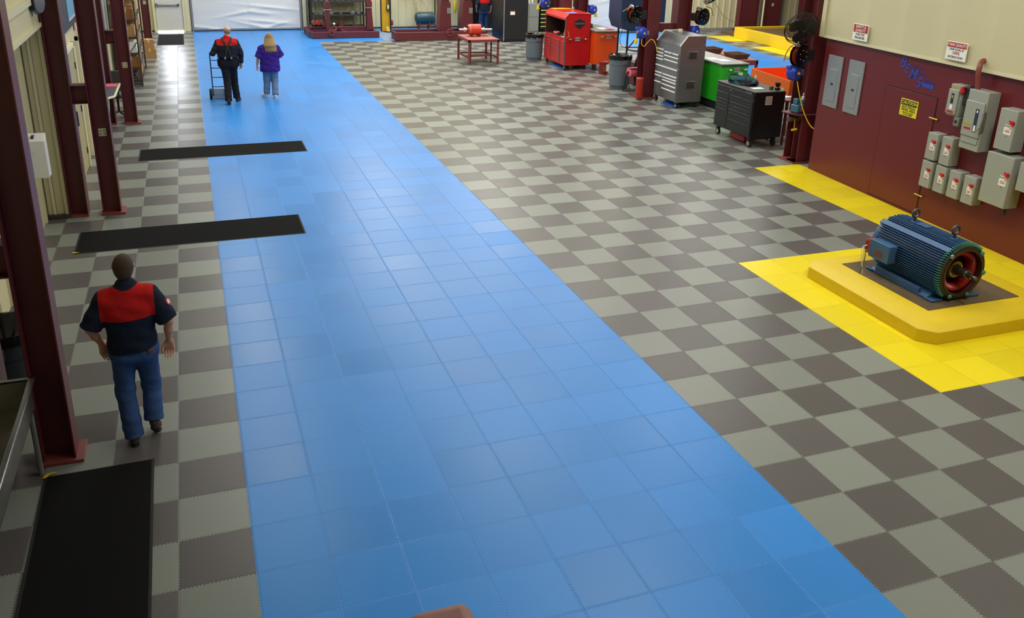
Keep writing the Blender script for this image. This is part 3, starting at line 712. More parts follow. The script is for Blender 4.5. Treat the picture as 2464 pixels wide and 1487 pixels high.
def person(label, group, loc, rz, J, h, style):
    root = thing('person', label, 'person', loc, rz, group); k = style.get('k', 1.0)
    hc = J['head']; nk = J['neck']; sL, sR = J['shL'], J['shR']; ch = lerp(sL, sR, 0.5)
    pl = lerp(J['hpL'], J['hpR'], 0.5); w = style.get('w', 1.0)
    body = head_prims(hc, style.get('hs', 1.0))
    body += [CP(nk, (hc[0], hc[1] - 0.012, hc[2] - 0.05), 0.056 * k, 0.05 * k, k=0.03), CP(sL, sR, 0.05, k=0.03),
             CP((ch[0], ch[1], ch[2] - 0.1), (pl[0], pl[1], pl[2] + 0.08), 0.11 * w, 0.105 * w, k=0.05, sq=(1.15, 0.78, 1)), CP(J['hpL'], J['hpR'], 0.085 * w, k=0.04)]
    body += limb_prims(J, k)
    for s in 'LR':
        if 'hd' + s in J: body += hand(J['wr' + s], *J['hd' + s])
    sdf_obj('body', body, h, style['skin'], root)
    for sx in (-1, 1): 
        MB().sphere((hc[0] + sx * 0.03, hc[1] + 0.083, hc[2] + 0.012), 0.011, 10, 6).build('eye', eye_m, root)
    style['dress'](root, J, ch, pl)
    return root
def torso_cloth(J, ch, pl, w, hem, inflate=0.0, belly=0.0, long=False, sleeve=0.95, sr=(0.075, 0.085)):
    sL, sR = J['shL'], J['shR']; g = inflate
    pr = [CP(lerp(sL, sR, 0.1), lerp(sL, sR, 0.9), 0.056 + g, k=0.06, sq=(1, 1.1, 1)), CP((ch[0], ch[1] - 0.01, ch[2] + 0.075), sL, 0.05, 0.05, k=0.06), CP((ch[0], ch[1] - 0.01, ch[2] + 0.075), sR, 0.05, 0.05, k=0.06),
          CP((ch[0] - 0.07 * w, ch[1], ch[2] - 0.1), (ch[0] + 0.07 * w, ch[1], ch[2] - 0.1), 0.125 * w + g, k=0.06, sq=(1, 0.86, 1.1)),
          CP((ch[0], ch[1], ch[2] - 0.14), (pl[0], pl[1] - 0.01, hem - 0.02), 0.145 * w + g, 0.155 * w + g + belly, k=0.06, sq=(1.2, 0.86, 1)),
          CP((ch[0], ch[1] - 0.01, ch[2] + 0.02), (J['neck'][0], J['neck'][1], J['neck'][2] + 0.035), 0.09, 0.062, k=0.05, sq=(1.1, 0.85, 1))]
    for s in 'LR':
        sh, el, wr = J['sh' + s], J['el' + s], J['wr' + s]
        if long: pr += [CP(sh, el, sr[0], sr[0] * 0.82, k=0.04), CP(el, lerp(el, wr, 0.98), sr[0] * 0.82, sr[0] * 0.62, k=0.02, flat=True)]
        else: pr += [CP(sh, lerp(sh, el, sleeve), sr[0], sr[1], k=0.035, flat=True)]
    return pr
def folds(X, Y, Z, a=0.004, f=34):
    return a * (np.sin(Z * f + 9 * X) * np.cos(X * 21 + Z * 7) + 0.6 * np.sin(Z * f * 1.9 + Y * 17 + X * 12))
def trousers(root, name, J, pl, mat, top, w=1.0, r=(0.1, 0.08, 0.078, 0.082), h=0.008, cuff=0.06):
    pr = [CP(J['hpL'], J['hpR'], 0.118 * w, k=0.05, sq=(1, 0.92, 1.15)), CP((pl[0] - 0.05 * w, pl[1], pl[2] + 0.08), (pl[0] + 0.05 * w, pl[1], pl[2] + 0.08), 0.115 * w, k=0.05, sq=(1, 0.85, 1.3)),
          CP((pl[0] - 0.07, pl[1] - 0.045, pl[2] - 0.03), (pl[0] + 0.07, pl[1] - 0.045, pl[2] - 0.03), 0.085 * w, k=0.04)]
    for s in 'LR':
        hp, kn, an = J['hp' + s], J['kn' + s], J['an' + s]
        pr += [CP(hp, kn, r[0], r[1], k=0.03), CP(kn, lerp(kn, an, 1.0 + cuff), r[2], r[3], k=0.03, flat=True)]
    V = None
    o = sdf_obj(name, pr, h, mat, root, clip=lambda X, Y, Z: Z - top)
    me = o.data; co = np.empty(len(me.vertices) * 3, np.float32); me.vertices.foreach_get('co', co); co = co.reshape(-1, 3)
    no = np.empty_like(co).ravel(); me.vertices.foreach_get('normal', no); no = no.reshape(-1, 3)
    amp = 0.3 + 0.6 * np.exp(-((co[:, 2] - 0.16) / 0.12) ** 2) + 0.45 * np.exp(-((co[:, 2] - 0.5) / 0.1) ** 2)
    co += no * (folds(co[:, 0], co[:, 1], co[:, 2]) * amp)[:, None]; me.vertices.foreach_set('co', co.ravel()); me.update()
    return o
def wrinkle(o, a=0.004, f=26):
    me = o.data; co = np.empty(len(me.vertices) * 3, np.float32); me.vertices.foreach_get('co', co); co = co.reshape(-1, 3)
    no = np.empty_like(co).ravel(); me.vertices.foreach_get('normal', no); no = no.reshape(-1, 3)
    co += no * folds(co[:, 0], co[:, 1], co[:, 2], a, f)[:, None]; me.vertices.foreach_set('co', co.ravel()); me.update()

# ---- man walking away in the foreground
J1 = dict(head=(0.0, 0.035, 1.625), neck=(0, -0.005, 1.47), shL=(-0.18, -0.01, 1.385), shR=(0.185, -0.01, 1.395), elL=(-0.305, -0.03, 1.14), elR=(0.3, -0.05, 1.145),
          wrL=(-0.245, 0.05, 0.95), wrR=(0.285, -0.01, 0.945), hpL=(-0.085, 0, 0.9), hpR=(0.085, 0, 0.9), knL=(-0.115, 0.03, 0.5), knR=(0.095, 0.09, 0.5),
          anL=(-0.085, -0.05, 0.1), anR=(0.085, 0.02, 0.2), heL=(-0.085, -0.075, 0.048), toL=(-0.1, 0.12, 0.04), heR=(0.085, -0.01, 0.155), toR=(0.095, 0.135, 0.045),
          hdL=((0.15, 0.1, -1), (0.5, -0.8, 0), (0, 1, 0), 0.5, 1.0), hdR=((-0.02, 0.06, -1), (-0.1, -1, -0.2), (-1, 0, 0), 0.75, 1.05))
def dress1(root, J, ch, pl):
    s = sdf_obj('shirt', torso_cloth(J, ch, pl, 1.0, 0.9, 0.012, 0.0, sleeve=0.98, sr=(0.076, 0.086)), 0.006, yoke_cloth('two_tone_work_shirt', '1e2636', 1.22, 0.06, 0.213, True), root, clip=lambda X, Y, Z: 0.915 + 0.12 * X - Z)
    wrinkle(s)
    cx, cy, cz = J['neck']
    MB().lathe([(0.07, -0.012), (0.082, -0.03), (0.078, 0.03), (0.066, 0.048), (0.06, 0.045), (0.066, 0.0)], (cx, cy + 0.004, cz + 0.012), (0, 0.18, 1), 28, False, False).build('collar', navy, root)
    p = MB(); c = Vector(lerp(J['shR'], J['elR'], 0.45)) + Vector((0.075, -0.02, 0.035)); n = Vector((0.85, -0.35, 0.4)).normalized()
    p.cyl(c - n * 0.01, c + n * 0.008, 0.034, 0.033, 20); p.build('sleeve_patch', M('patch_red', 'b43a44', 0.8), root)
    q = MB(); q.cyl(c + n * 0.008, c + n * 0.0095, 0.022, 0.022, 16); q.build('sleeve_patch', M('patch_white', 'd9d9e0', 0.8), root)
    t = trousers(root, 'jeans', J, pl, jean, 1.0)
    b = MB(); b.lathe([(0.128, 0), (0.133, 0.0), (0.133, 0.035), (0.128, 0.035)], (pl[0], pl[1], pl[2] + 0.03), (0, 0, 1), 40, False, False); 
    o = b.build('belt', shoe_b, root); o.scale = (1.28, 0.95, 1)
    MB().box(0.12, 0.165, -0.132, -0.122, 0.9, 0.935).build('leather_patch', M('leather_tan', '8a5a3c', 0.7), root, bevel=0.003)
    for s_ in 'LR': shoe(J, s_, (shoe_b, sole_m), root)
    hx, hy, hz = J['head']
    sdf_obj('hair', [CP((hx, hy - 0.02, hz + 0.022), (hx, hy + 0.01, hz + 0.026), 0.089, 0.083, sq=(0.93, 1.02, 1.12)), CP((hx, hy - 0.05, hz - 0.035), (hx, hy - 0.04, hz - 0.05), 0.052, 0.048, k=0.04)], 0.006, hair_b, root,
            clip=lambda X, Y, Z: np.maximum((Y - hy) * 0.85 - (Z - hz) * 0.75 + 0.0 - 0.012, (hz - 0.075) - Z))
person('man in red and navy work shirt and blue jeans walking past the near steel columns', 'people walking away', (-0.27, 6.70, 0), 0.0, J1, 0.006,
       dict(skin=skin, dress=dress1))

# ---- bald man with a hand truck
J2 = dict(head=(0.03, 0.05, 1.68), neck=(0.0, 0.0, 1.5), shL=(-0.2, 0, 1.415), shR=(0.2, 0, 1.415), elL=(-0.34, -0.03, 1.17), elR=(0.3, -0.03, 1.16), wrL=(-0.3, 0.22, 1.16), wrR=(0.295, 0.02, 0.92),
          hpL=(-0.085, 0, 0.93), hpR=(0.085, 0, 0.93), knL=(-0.06, -0.1, 0.5), knR=(0.1, 0.06, 0.51), anL=(-0.08, -0.38, 0.13), anR=(0.13, 0.02, 0.1), heL=(-0.08, -0.43, 0.1), toL=(-0.06, -0.25, 0.042), heR=(0.13, -0.02, 0.05), toR=(0.2, 0.15, 0.042),
          hdL=((0.35, 0.9, -0.1), (0.2, 0, -1), (1, 0, 0), 1.5, 1.0), hdR=((0.0, 0.1, -1), (-0.9, -0.4, 0), (0, 1, 0), 0.7, 1.05))
def dress2(root, J, ch, pl):
    s = sdf_obj('shirt', torso_cloth(J, ch, pl, 1.2, 0.96, 0.014, 0.012, long=True, sr=(0.078, 0.09)), 0.008, yoke_cloth('charcoal_and_red_shirt', '22252e', 1.365, 0.0, 0.235), root, clip=lambda X, Y, Z: np.where(np.abs(X) < 0.23, 1.075, 0.5) - Z)
    wrinkle(s, 0.005)
    cx, cy, cz = J['neck']
    MB().lathe([(0.07, -0.02), (0.08, -0.02), (0.074, 0.03), (0.066, 0.035)], (cx, cy, cz + 0.015), (0, 0.15, 1), 24, False, False).build('collar', red_c, root)
    trousers(root, 'trousers', J, pl, ov, 1.11, w=1.3, r=(0.112, 0.088, 0.085, 0.082), h=0.009)
    for sx in (-1, 1):
        pts = [(sx * 0.11, 0.05, 1.53), (sx * 0.1, -0.06, 1.525), (sx * 0.075, -0.13, 1.45), (0.02 * sx, -0.168, 1.34), (sx * 0.035, -0.185, 1.2), (sx * 0.07, -0.185, 1.09)]
        mb = MB(); P = smooth_path(pts, 6)
        for a, b in zip(P, P[1:]):
            n = Vector((0, -1, 0.2)); t = (b - a).normalized().cross(n).normalized() * 0.018; nn = Vector((0, -0.012, 0.006))
            mb.bridge([mb._v(a - t), mb._v(a + t), mb._v(a + t + nn), mb._v(a - t + nn)], [mb._v(b - t), mb._v(b + t), mb._v(b + t + nn), mb._v(b - t + nn)])
        mb.build('suspender', M('brown_strap', '2a2220', 0.8), root)
        MB().box(sx * 0.07 - 0.02, sx * 0.07 + 0.02, -0.205, -0.19, 1.05, 1.1).build('suspender_clip', chrome, root, bevel=0.003)
    for s_ in 'LR': shoe(J, s_, (shoe_k, sole_m), root)
    hx, hy, hz = J['head']
    sdf_obj('hair', [CP((hx, hy - 0.022, hz + 0.01), (hx, hy + 0.005, hz + 0.01), 0.086, 0.08, sq=(0.95, 1.0, 1.1))], 0.007, hair_gr, root,
            clip=lambda X, Y, Z: np.maximum(np.maximum((Z - hz) - 0.045, (hz - 0.07) - Z), (Y - hy) - 0.03))
person('bald man in black overalls with suspenders wheeling a hand truck down the blue lane', 'people walking away', (1.22, 21.38, 0), 0.0, J2, 0.008, dict(skin=skin_l, dress=dress2, w=1.05))

# ---- woman
J3 = dict(head=(0.03, 0.05, 1.455), neck=(0.01, 0.0, 1.3), shL=(-0.17, 0, 1.2), shR=(0.19, 0, 1.2), elL=(-0.265, -0.02, 0.98), elR=(0.285, 0.0, 1.0), wrL=(-0.3, 0.05, 0.78), wrR=(0.2, 0.2, 1.03),
          hpL=(-0.08, 0, 0.76), hpR=(0.09, 0, 0.76), knL=(-0.085, 0.04, 0.42), knR=(0.1, 0.0, 0.42), anL=(-0.11, 0.02, 0.1), anR=(0.08, -0.16, 0.1), heL=(-0.12, 0.0, 0.05), toL=(-0.2, 0.14, 0.042), heR=(0.08, -0.19, 0.05), toR=(0.085, -0.02, 0.042),
          hdL=((-0.15, 0.15, -1), (0.9, -0.3, 0), (0, 1, 0), 0.6, 0.95), hdR=((-0.6, 0.8, 0), (0, 0, -1), (0, 1, 0), 1.0, 0.95))
def dress3(root, J, ch, pl):
    s = sdf_obj('t_shirt', torso_cloth(J, ch, pl, 1.16, 0.7, 0.015, 0.012, sleeve=1.0, sr=(0.085, 0.092)), 0.009, [purp], root, clip=lambda X, Y, Z: 0.65 - Z)
    wrinkle(s, 0.005)
    trousers(root, 'jeans', J, pl, jean_l, 0.86, w=1.12, r=(0.112, 0.086, 0.082, 0.078), h=0.009)
    for s_ in 'LR': shoe(J, s_, (shoe_w, shoe_w), root)
    hx, hy, hz = J['head']; pr = [CP((hx, hy - 0.02, hz + 0.022), (hx, hy + 0.01, hz + 0.026), 0.092, 0.086, sq=(0.95, 1.02, 1.1))]
    for i in range(13):
        t = -1 + 2 * i / 12; 
        pr.append(CP((hx + 0.065 * t, hy - 0.05 + 0.05 * t * t, hz + 0.0), (hx + 0.0 + 0.11 * t, hy - 0.19 + 0.05 * t * t, hz - 0.18), 0.044, 0.042, k=0.02)); pr.append(CP((hx + 0.11 * t, hy - 0.19 + 0.05 * t * t, hz - 0.18), (hx + 0.03 + 0.12 * t, hy - 0.225 + 0.03 * t * t, hz - 0.34 + 0.045 * abs(math.sin(i * 2.1))), 0.036, 0.009, k=0.012))
    sdf_obj('hair', pr, 0.007, hair_g, root, clip=lambda X, Y, Z: np.minimum((Y - hy) * 0.9 - (Z - hz) * 0.4 - 0.02, 1.0))
person('woman with long blonde hair in purple t-shirt and light jeans on the blue lane', 'people walking away', (2.2, 21.75, 0), 0.0, J3, 0.008, dict(skin=skin_l, dress=dress3, w=1.05, hs=0.97, k=0.95))

# ---- worker at the back, partly hidden by the work table
J4 = dict(J1); J4.update(elL=(-0.3, -0.02, 1.15), wrL=(-0.26, 0.12, 0.96), hdL=((0.1, 0.4, -1), (0.8, 0, 0), (0, 1, 0), 0.6, 1.0), anR=(0.1, 0.05, 0.1), heR=(0.1, 0.03, 0.048), toR=(0.11, 0.21, 0.042), knR=(0.095, 0.05, 0.5), elR=(0.29, 0.0, 1.15), wrR=(0.3, 0.06, 0.95), hdR=((0, 0.2, -1), (-0.9, 0, 0), (0, 1, 0), 0.6, 1.0))
def dress4(root, J, ch, pl):
    s = sdf_obj('shirt', torso_cloth(J, ch, pl, 1.0, 0.9, 0.012, 0.0, sleeve=1.0, sr=(0.076, 0.085)), 0.01, yoke_cloth('worker_two_tone_shirt', '1e2636', 1.2, 0.0, 0.2), root, clip=lambda X, Y, Z: 0.9 - Z)
    wrinkle(s)
    trousers(root, 'jeans', J, pl, cloth('dark_denim', '2a3d66', var=0.2), 1.0, h=0.01)
    for s_ in 'LR': shoe(J, s_, (shoe_b, sole_m), root)
    hx, hy, hz = J['head']
    sdf_obj('hair', [CP((hx, hy - 0.02, hz + 0.022), (hx, hy + 0.01, hz + 0.026), 0.088, 0.083, sq=(0.93, 1.02, 1.12))], 0.01, hair_b, root, clip=lambda X, Y, Z: (Y - hy) * 0.85 - (Z - hz) * 0.75 - 0.012)
person('worker in navy and red shirt standing behind the maroon work table, head out of view', None, (11.2, 32.3, 0), 0.0, J4, 0.01, dict(skin=skin, dress=dress4))

# ---- hand truck
t = thing('hand_truck', 'dark blue steel hand truck with silver toe plate wheeled by the bald man', 'hand truck', (0.97, 21.8, 0), -0.05)
ht = M('hand_truck_blue', '1d2c52', 0.35)
mb = MB()
mb.tube(smooth_path([(-0.15, 0.03, 0.16), (-0.15, 0.0, 0.5), (-0.15, -0.06, 1.05), (-0.13, -0.08, 1.14), (-0.06, -0.09, 1.16), (0.06, -0.09, 1.16), (0.13, -0.08, 1.14), (0.15, -0.06, 1.05), (0.15, 0.0, 0.5), (0.15, 0.03, 0.16)], 5), 0.014, 10)
mb.build('frame', ht, t)
for z, y in ((0.3, 0.015), (0.53, 0.0), (0.76, -0.025), (0.95, -0.05)): MB().tube([(-0.15, y, z), (-0.05, y + 0.012, z - 0.01), (0.05, y + 0.012, z - 0.01), (0.15, y, z)], 0.011, 8).build('rung', ht, t)
MB().box(-0.17, 0.17, 0.04, 0.24, 0.035, 0.045).build('toe_plate', M('bright_plate', 'd6d8da', 0.3, 0.3), t, bevel=0.002)
MB().box(-0.16, 0.16, 0.025, 0.045, 0.035, 0.24).build('back_plate', M('bright_plate', 'd6d8da'), t, bevel=0.002)
MB().cyl((-0.22, -0.03, 0.13), (0.22, -0.03, 0.13), 0.01, n=8).build('axle', galv, t)
for sx in (-1, 1):
    w = MB().lathe([(0.04, -0.03), (0.11, -0.032), (0.13, -0.02), (0.13, 0.02), (0.11, 0.032), (0.04, 0.03)], (sx * 0.2, -0.03, 0.13), (1, 0, 0), 24).build('wheel', rubber, t)
    MB().lathe([(0.03, -0.034), (0.06, -0.034), (0.06, 0.034), (0.03, 0.034)], (sx * 0.2, -0.03, 0.13), (1, 0, 0), 20).build('hub', galv, w)
    MB().box(sx * 0.15 - 0.012, sx * 0.15 + 0.012, -0.05, 0.04, 0.08, 0.26).build('axle_bracket', ht, t, bevel=0.003)
# ================================================================ BACK WALL AREA
def small(name, label, cat, group, mb, mat, bevel=0.0):
    o = mb.build(name, mat, None, bevel=bevel); return tag(o, label, cat, group)
# black shelf unit
t = thing('shelf_unit', 'black perforated steel shelf unit against the back wall behind the balancing stand', 'shelving', (5.9, 34.35, 0))
for x in (-1.05, 1.05):
    for y in (-0.28, 0.28):
        MB().box(x - 0.03, x + 0.03, y - 0.025, y + 0.025, 0, 2.2).build('upright', blackm, t)
for z in (0.18, 0.66, 1.17, 1.7):
    mb = MB(); mb.box(-1.05, 1.05, -0.3, 0.3, z - 0.06, z - 0.045); mb.box(-1.05, 1.05, -0.31, -0.28, z - 0.07, z); mb.box(-1.05, 1.05, 0.28, 0.31, z - 0.07, z); mb.build('shelf', dark_steel, t)
holes = MB()
for i in range(26): holes.box(1.075, 1.085, -0.29, -0.27, 0.08 + i * 0.08, 0.12 + i * 0.08)
holes.build('slot_row', galv, t)
rr = random.Random(11)
def ringpart(x, y, z, r, h, lab): small('bearing_housing', lab, 'machine part', 'machined parts on the black shelf', MB().lathe([(r * 0.6, 0), (r, 0), (r, h), (r * 0.6, h)], (x, y, z), n=20, capa=False, capb=False), galv)
for x, r, h, lab in ((5.05, 0.08, 0.07, 'low round machined part on the middle shelf, leftmost'), (5.22, 0.09, 0.08, 'wide round machined part on the middle shelf, second from left'), (5.62, 0.09, 0.13, 'machined housing on the middle shelf just right of the stand post'), (6.0, 0.05, 0.08, 'small machined ring alone near the middle of the shelf'), (6.45, 0.1, 0.16, 'large bright machined ring at the right of the middle shelf'), (6.68, 0.07, 0.16, 'tall narrow machined ring at the right end of the middle shelf')):
    ringpart(x, 34.25, 0.615, r, h, lab)
small('steel_can', 'rusty brown can on the lowest shelf of the black unit', 'can', None, MB().cyl((5.98, 34.25, 0.135), (5.98, 34.25, 0.42), 0.1, n=18), M('rusty_can', '5a3a2a', 0.7, var=0.3))
mb = MB(); mb.tube([(6.3, 34.2, 0.28), (6.5, 34.2, 0.2), (6.75, 34.25, 0.16)], 0.015); mb.tube([(6.4, 34.2, 0.4), (6.55, 34.22, 0.2)], 0.012); mb.tube([(6.35, 34.3, 0.15), (6.85, 34.2, 0.15)], 0.015); small('pry_bars', 'bent rods lying on the lowest shelf of the black unit', 'tools', None, mb, dark_steel)
for i in range(9): ringpart(5.05 + i * 0.21, 34.25, 1.125, rr.uniform(0.05, 0.09), rr.uniform(0.05, 0.12), 'small machined part in the crowded row on the upper shelf of the black unit')

# maroon balancing stand 1
def channel_base(t, x0, x1, y0, y1, h=0.24):
    mb = MB(); mb.prism([(x0, y0 + 0.5), (x0 + 0.12, y0), (x1, y0), (x1, y0 + 0.1), (x0 + 0.16, y0 + 0.1), (x0 + 0.06, y0 + 0.5)], 'z', 0.01, h); mb.build('front_beam', maroon, t, bevel=0.012)
    MB().box(x0, x1, y1 - 0.1, y1, 0.01, h).build('rear_beam', maroon, t, bevel=0.012)
    for x in (x0 + 0.02, (x0 + x1) / 2, x1 - 0.1): MB().box(x, x + 0.1, y0 + 0.5 if x < x0 + 0.1 else y0 + 0.1, y1 - 0.1, 0.01, h - 0.03).build('cross_beam', maroon, t, bevel=0.01)
t = thing('balancing_stand', 'maroon steel balancing stand in front of the black shelf unit', 'machine stand', (0, 0, 0))
channel_base(t, 4.5, 7.05, 32.05, 33.75)
def stand_post(t, x, y, w, d, z1, yokes=True, mat=maroon, taper=0.06):
    p = MB().prism([(x - w / 2 - taper, 0.2), (x + w / 2 + taper, 0.2), (x + w / 2, z1), (x - w / 2, z1)], 'y', y - d / 2, y + d / 2).build('post', mat, t, bevel=0.012)
    MB().box(x - w / 2 - 0.05, x + w / 2 + 0.05, y - d / 2 - 0.03, y + d / 2 + 0.03, z1, z1 + 0.03).build('top_plate', galv, p, bevel=0.004)
    if yokes:
        MB().prism([(x - 0.1, z1 + 0.03), (x + 0.1, z1 + 0.03), (x + 0.11, z1 + 0.2), (x + 0.06, z1 + 0.32), (x - 0.06, z1 + 0.32), (x - 0.11, z1 + 0.2)], 'y', y - d / 2 + 0.02, y + d / 2 - 0.02).build('yoke', mat, p, bevel=0.015)
    return p
stand_post(t, 5.22, 32.5, 0.16, 0.24, 0.98, taper=0.0); stand_post(t, 6.84, 32.9, 0.17, 0.26, 1.0, taper=0.05)
w = MB().lathe([(0.08, -0.02), (0.12, -0.02), (0.12, 0.02), (0.08, 0.02)], (5.28, 31.99, 0.24), (0, 1, 0), 20, False, False).build('hand_wheel', maroon_l, t); MB().tube([(5.18, 31.99, 0.24), (5.38, 31.99, 0.24)], 0.012).build('wheel_spoke', maroon_l, w)
MB().cyl((4.62, 32.8, 0.33), (5.2, 32.8, 0.33), 0.09, n=16).build('roller', maroon, t)
for i, x in enumerate((4.75, 4.9, 5.05)): MB().cyl((x, 32.6, 0.5), (x, 32.9, 0.5), 0.075, n=16).build('clamp_ring', (copper_red if i == 1 else maroon_l), t)
MB().tube([(5.4, 32.3, 0.45), (5.5, 32.3, 0.34), (5.44, 32.25, 0.25)], 0.03).build('lever', maroon_l, t)
MB().sphere((5.42, 32.28, 0.5), 0.045).build('lever_knob', white, t)

# yellow jib column
t = thing('jib_crane', 'yellow upright of a jib crane between the two balancing stands', 'crane', (7.65, 33.75, 0))
mb = MB(); mb.prism([(-0.19, 0.03), (0.0, -0.34), (0.19, -0.34), (0.19, 0.03)], 'z', 0.015, 0.03); mb.build('base_plate', blackm, t)
mb = MB(); mb.box(-0.17, 0.15, -0.05, 0.0, 0.03, 4.2); mb.build('face_plate', M('yellow_ochre_paint', 'c79c16', 0.5, var=0.15, vs=4), t)
mb = MB(); mb.box(-0.2, -0.17, -0.09, 0.03, 0.03, 4.2); mb.box(0.15, 0.19, -0.14, 0.03, 0.03, 4.2); mb.build('side_flange', blackm, t)
mb = MB(); mb.prism([(-0.14, 0.03), (0.0, 0.3), (-0.0, 0.03)], 'x', 0.0, 0.14); mb.build('gusset', M('yellow_ochre_paint', 'c79c16'), t)
mb = MB(); mb.tube(smooth_path([(0.08, -0.12, 1.7), (0.03, -0.12, 1.1), (0.02, -0.12, 0.85), (0.07, -0.12, 0.78), (0.12, -0.12, 0.85), (0.1, -0.12, 1.2), (0.12, -0.12, 1.7)]), 0.014); mb.build('pendant_cable', blackm, t)
MB().box(0.05, 0.11, -0.15, -0.09, 0.88, 1.02).build('pendant_switch', cream, t, bevel=0.008)
MB().sphere((0.23, -0.1, 0.35), (0.05, 0.05, 0.12)).build('red_handle', M('dull_red', '8a2f22', 0.5), t)
# concrete patch under the crane
o = MB().box(7.08, 7.85, 31.25, 34.0, 0.001, 0.006).build('threshold_plate', M('worn_blue_grey', '7f97b8', 0.4, var=0.1), None); tag(o, 'pale worn blue-grey plate on the floor under the yellow crane upright', 'floor plate')

# maroon balancing stand 2 with two tall posts
t = thing('balancing_stand', 'long maroon balancing stand with two tall tapered posts behind the work table', 'machine stand', (0, 0, 0))
mb = MB(); mb.box(7.4, 10.9, 30.95, 31.05, 0.02, 0.32); mb.build('front_beam', maroon, t, bevel=0.012)
MB().box(7.5, 10.9, 31.85, 31.95, 0.02, 0.32).build('rear_beam', maroon, t, bevel=0.012)
for x in (7.45, 10.8): MB().box(x, x + 0.1, 31.05, 31.85, 0.02, 0.28).build('end_beam', maroon, t, bevel=0.01)
for x, d in ((9.35, 0.5), (10.2, 0.52)):
    p = MB().prism([(x - 0.24, 0.3), (x + 0.24, 0.3), (x + 0.2, 1.3), (x + 0.12, 1.45), (x - 0.14, 1.45), (x - 0.17, 1.3)], 'y', 31.2, 31.2 + d).build('post', maroon, t, bevel=0.012)
    MB().box(x + 0.06, x + 0.2, 31.19, 31.2, 0.95, 1.15).build('rating_plate', galv, p)
    MB().box(x - 0.15, x + 0.15, 31.18, 31.2 + d, 1.45, 1.52).build('top_plate', dark_steel, p)
w = MB().lathe([(0.09, -0.02), (0.13, -0.02), (0.13, 0.02), (0.09, 0.02)], (9.45, 30.93, 0.3), (0, 1, 0), 20, False, False).build('hand_wheel', maroon_l, t); MB().tube([(9.34, 30.93, 0.3), (9.56, 30.93, 0.3)], 0.012).build('wheel_spoke', maroon_l, w)
# compressor tank
t = thing('air_compressor', 'dark teal round compressor tank on brown feet against the back wall', 'compressor', (9.22, 33.9, 0))
MB().lathe([(0.02, -0.42), (0.12, -0.41), (0.2, -0.36), (0.23, -0.28), (0.23, 0.28), (0.2, 0.36), (0.02, 0.42)], (0.05, 0, 0.5), (1, 0, 0), 28).build('tank', M('dark_teal_paint', '2c4650', 0.35), t)
for x in (-0.2, 0.2): MB().box(x - 0.03, x + 0.03, -0.18, 0.18, 0.0, 0.32).build('foot', M('rusty_foot', '5a3626', 0.7), t, bevel=0.006)
MB().box(-0.3, 0.45, -0.12, 0.12, 0.2, 0.28).build('cradle', M('brown_cradle', '6a4434', 0.6), t, bevel=0.006)
MB().tube(smooth_path([(0.15, 0, 0.72), (0.14, 0.05, 0.9), (0.0, 0.15, 1.1), (-0.15, 0.2, 1.4), (-0.2, 0.2, 1.8)]), 0.015).build('air_line', galv, t)
# coiled hose, pipes on wall
mb = MB(); P = [(9.0, 34.68, 2.0), (9.0, 34.68, 1.1), (9.0, 34.65, 1.0)]
for i in range(90):
    a = i * 0.62; P.append((9.03 + 0.012 * i / 9 + 0.075 * math.cos(a), 34.55 + 0.06 * math.sin(a), 0.98 - i * 0.0085))
P.append((9.25, 34.6, 0.3)); mb.tube(P, 0.011, 6); small('coiled_hose', 'tan coiled air hose hanging on the back wall beside the teal tank', 'hose', None, mb, M('tan_hose', 'a89a62', 0.5))
mb = MB(); mb.cyl((8.4, 34.72, 1.2), (10.9, 34.72, 1.2), 0.02, n=8); small('wall_pipe', 'thin horizontal pipe along the back wall above the teal tank', 'pipe', None, mb, tan)
for x, l in ((9.86, 'left'), (9.98, 'right')): small('green_pipe', 'dark green vertical pipe between the tapered posts, %s one of the pair' % l, 'pipe', 'green vertical pipes', MB().cyl((x, 34.6, 0.02), (x, 34.6, 3.4), 0.03, n=10), M('dark_green_paint', '38462e', 0.5))
mb = MB()
for i in range(5): mb.tube(smooth_path([(9.75 + 0.03 * i, 33.2, 0.5 - 0.03 * i), (9.85, 33.1 - 0.08 * i, 0.3), (10.0 + 0.05 * i, 33.2, 0.12), (9.8 + 0.1 * i, 33.0, 0.06)]), 0.025, 6)
small('cable_heap', 'heap of dark cables on the floor between the tapered posts', 'cables', None, mb, blackm)
mb = MB(); mb.tube(smooth_path([(10.72, 34.6, 1.8), (10.74, 34.55, 1.3), (10.7, 34.5, 1.1)]), 0.014); mb.sphere((10.68, 34.5, 0.86), (0.075, 0.07, 0.26)); small('work_lamp', 'yellow hand lamp hanging on its cord from the back wall', 'lamp', None, mb, M('yellow_lamp', 'c9b01a', 0.4))
mb = MB(); mb.prism([(10.62, 0.02), (10.9, 0.02), (10.87, 0.75), (10.68, 0.75)], 'y', 33.0, 33.12); small('maroon_bracket', 'short maroon steel support standing at the left of the black cabinets', 'support', None, mb, maroon)

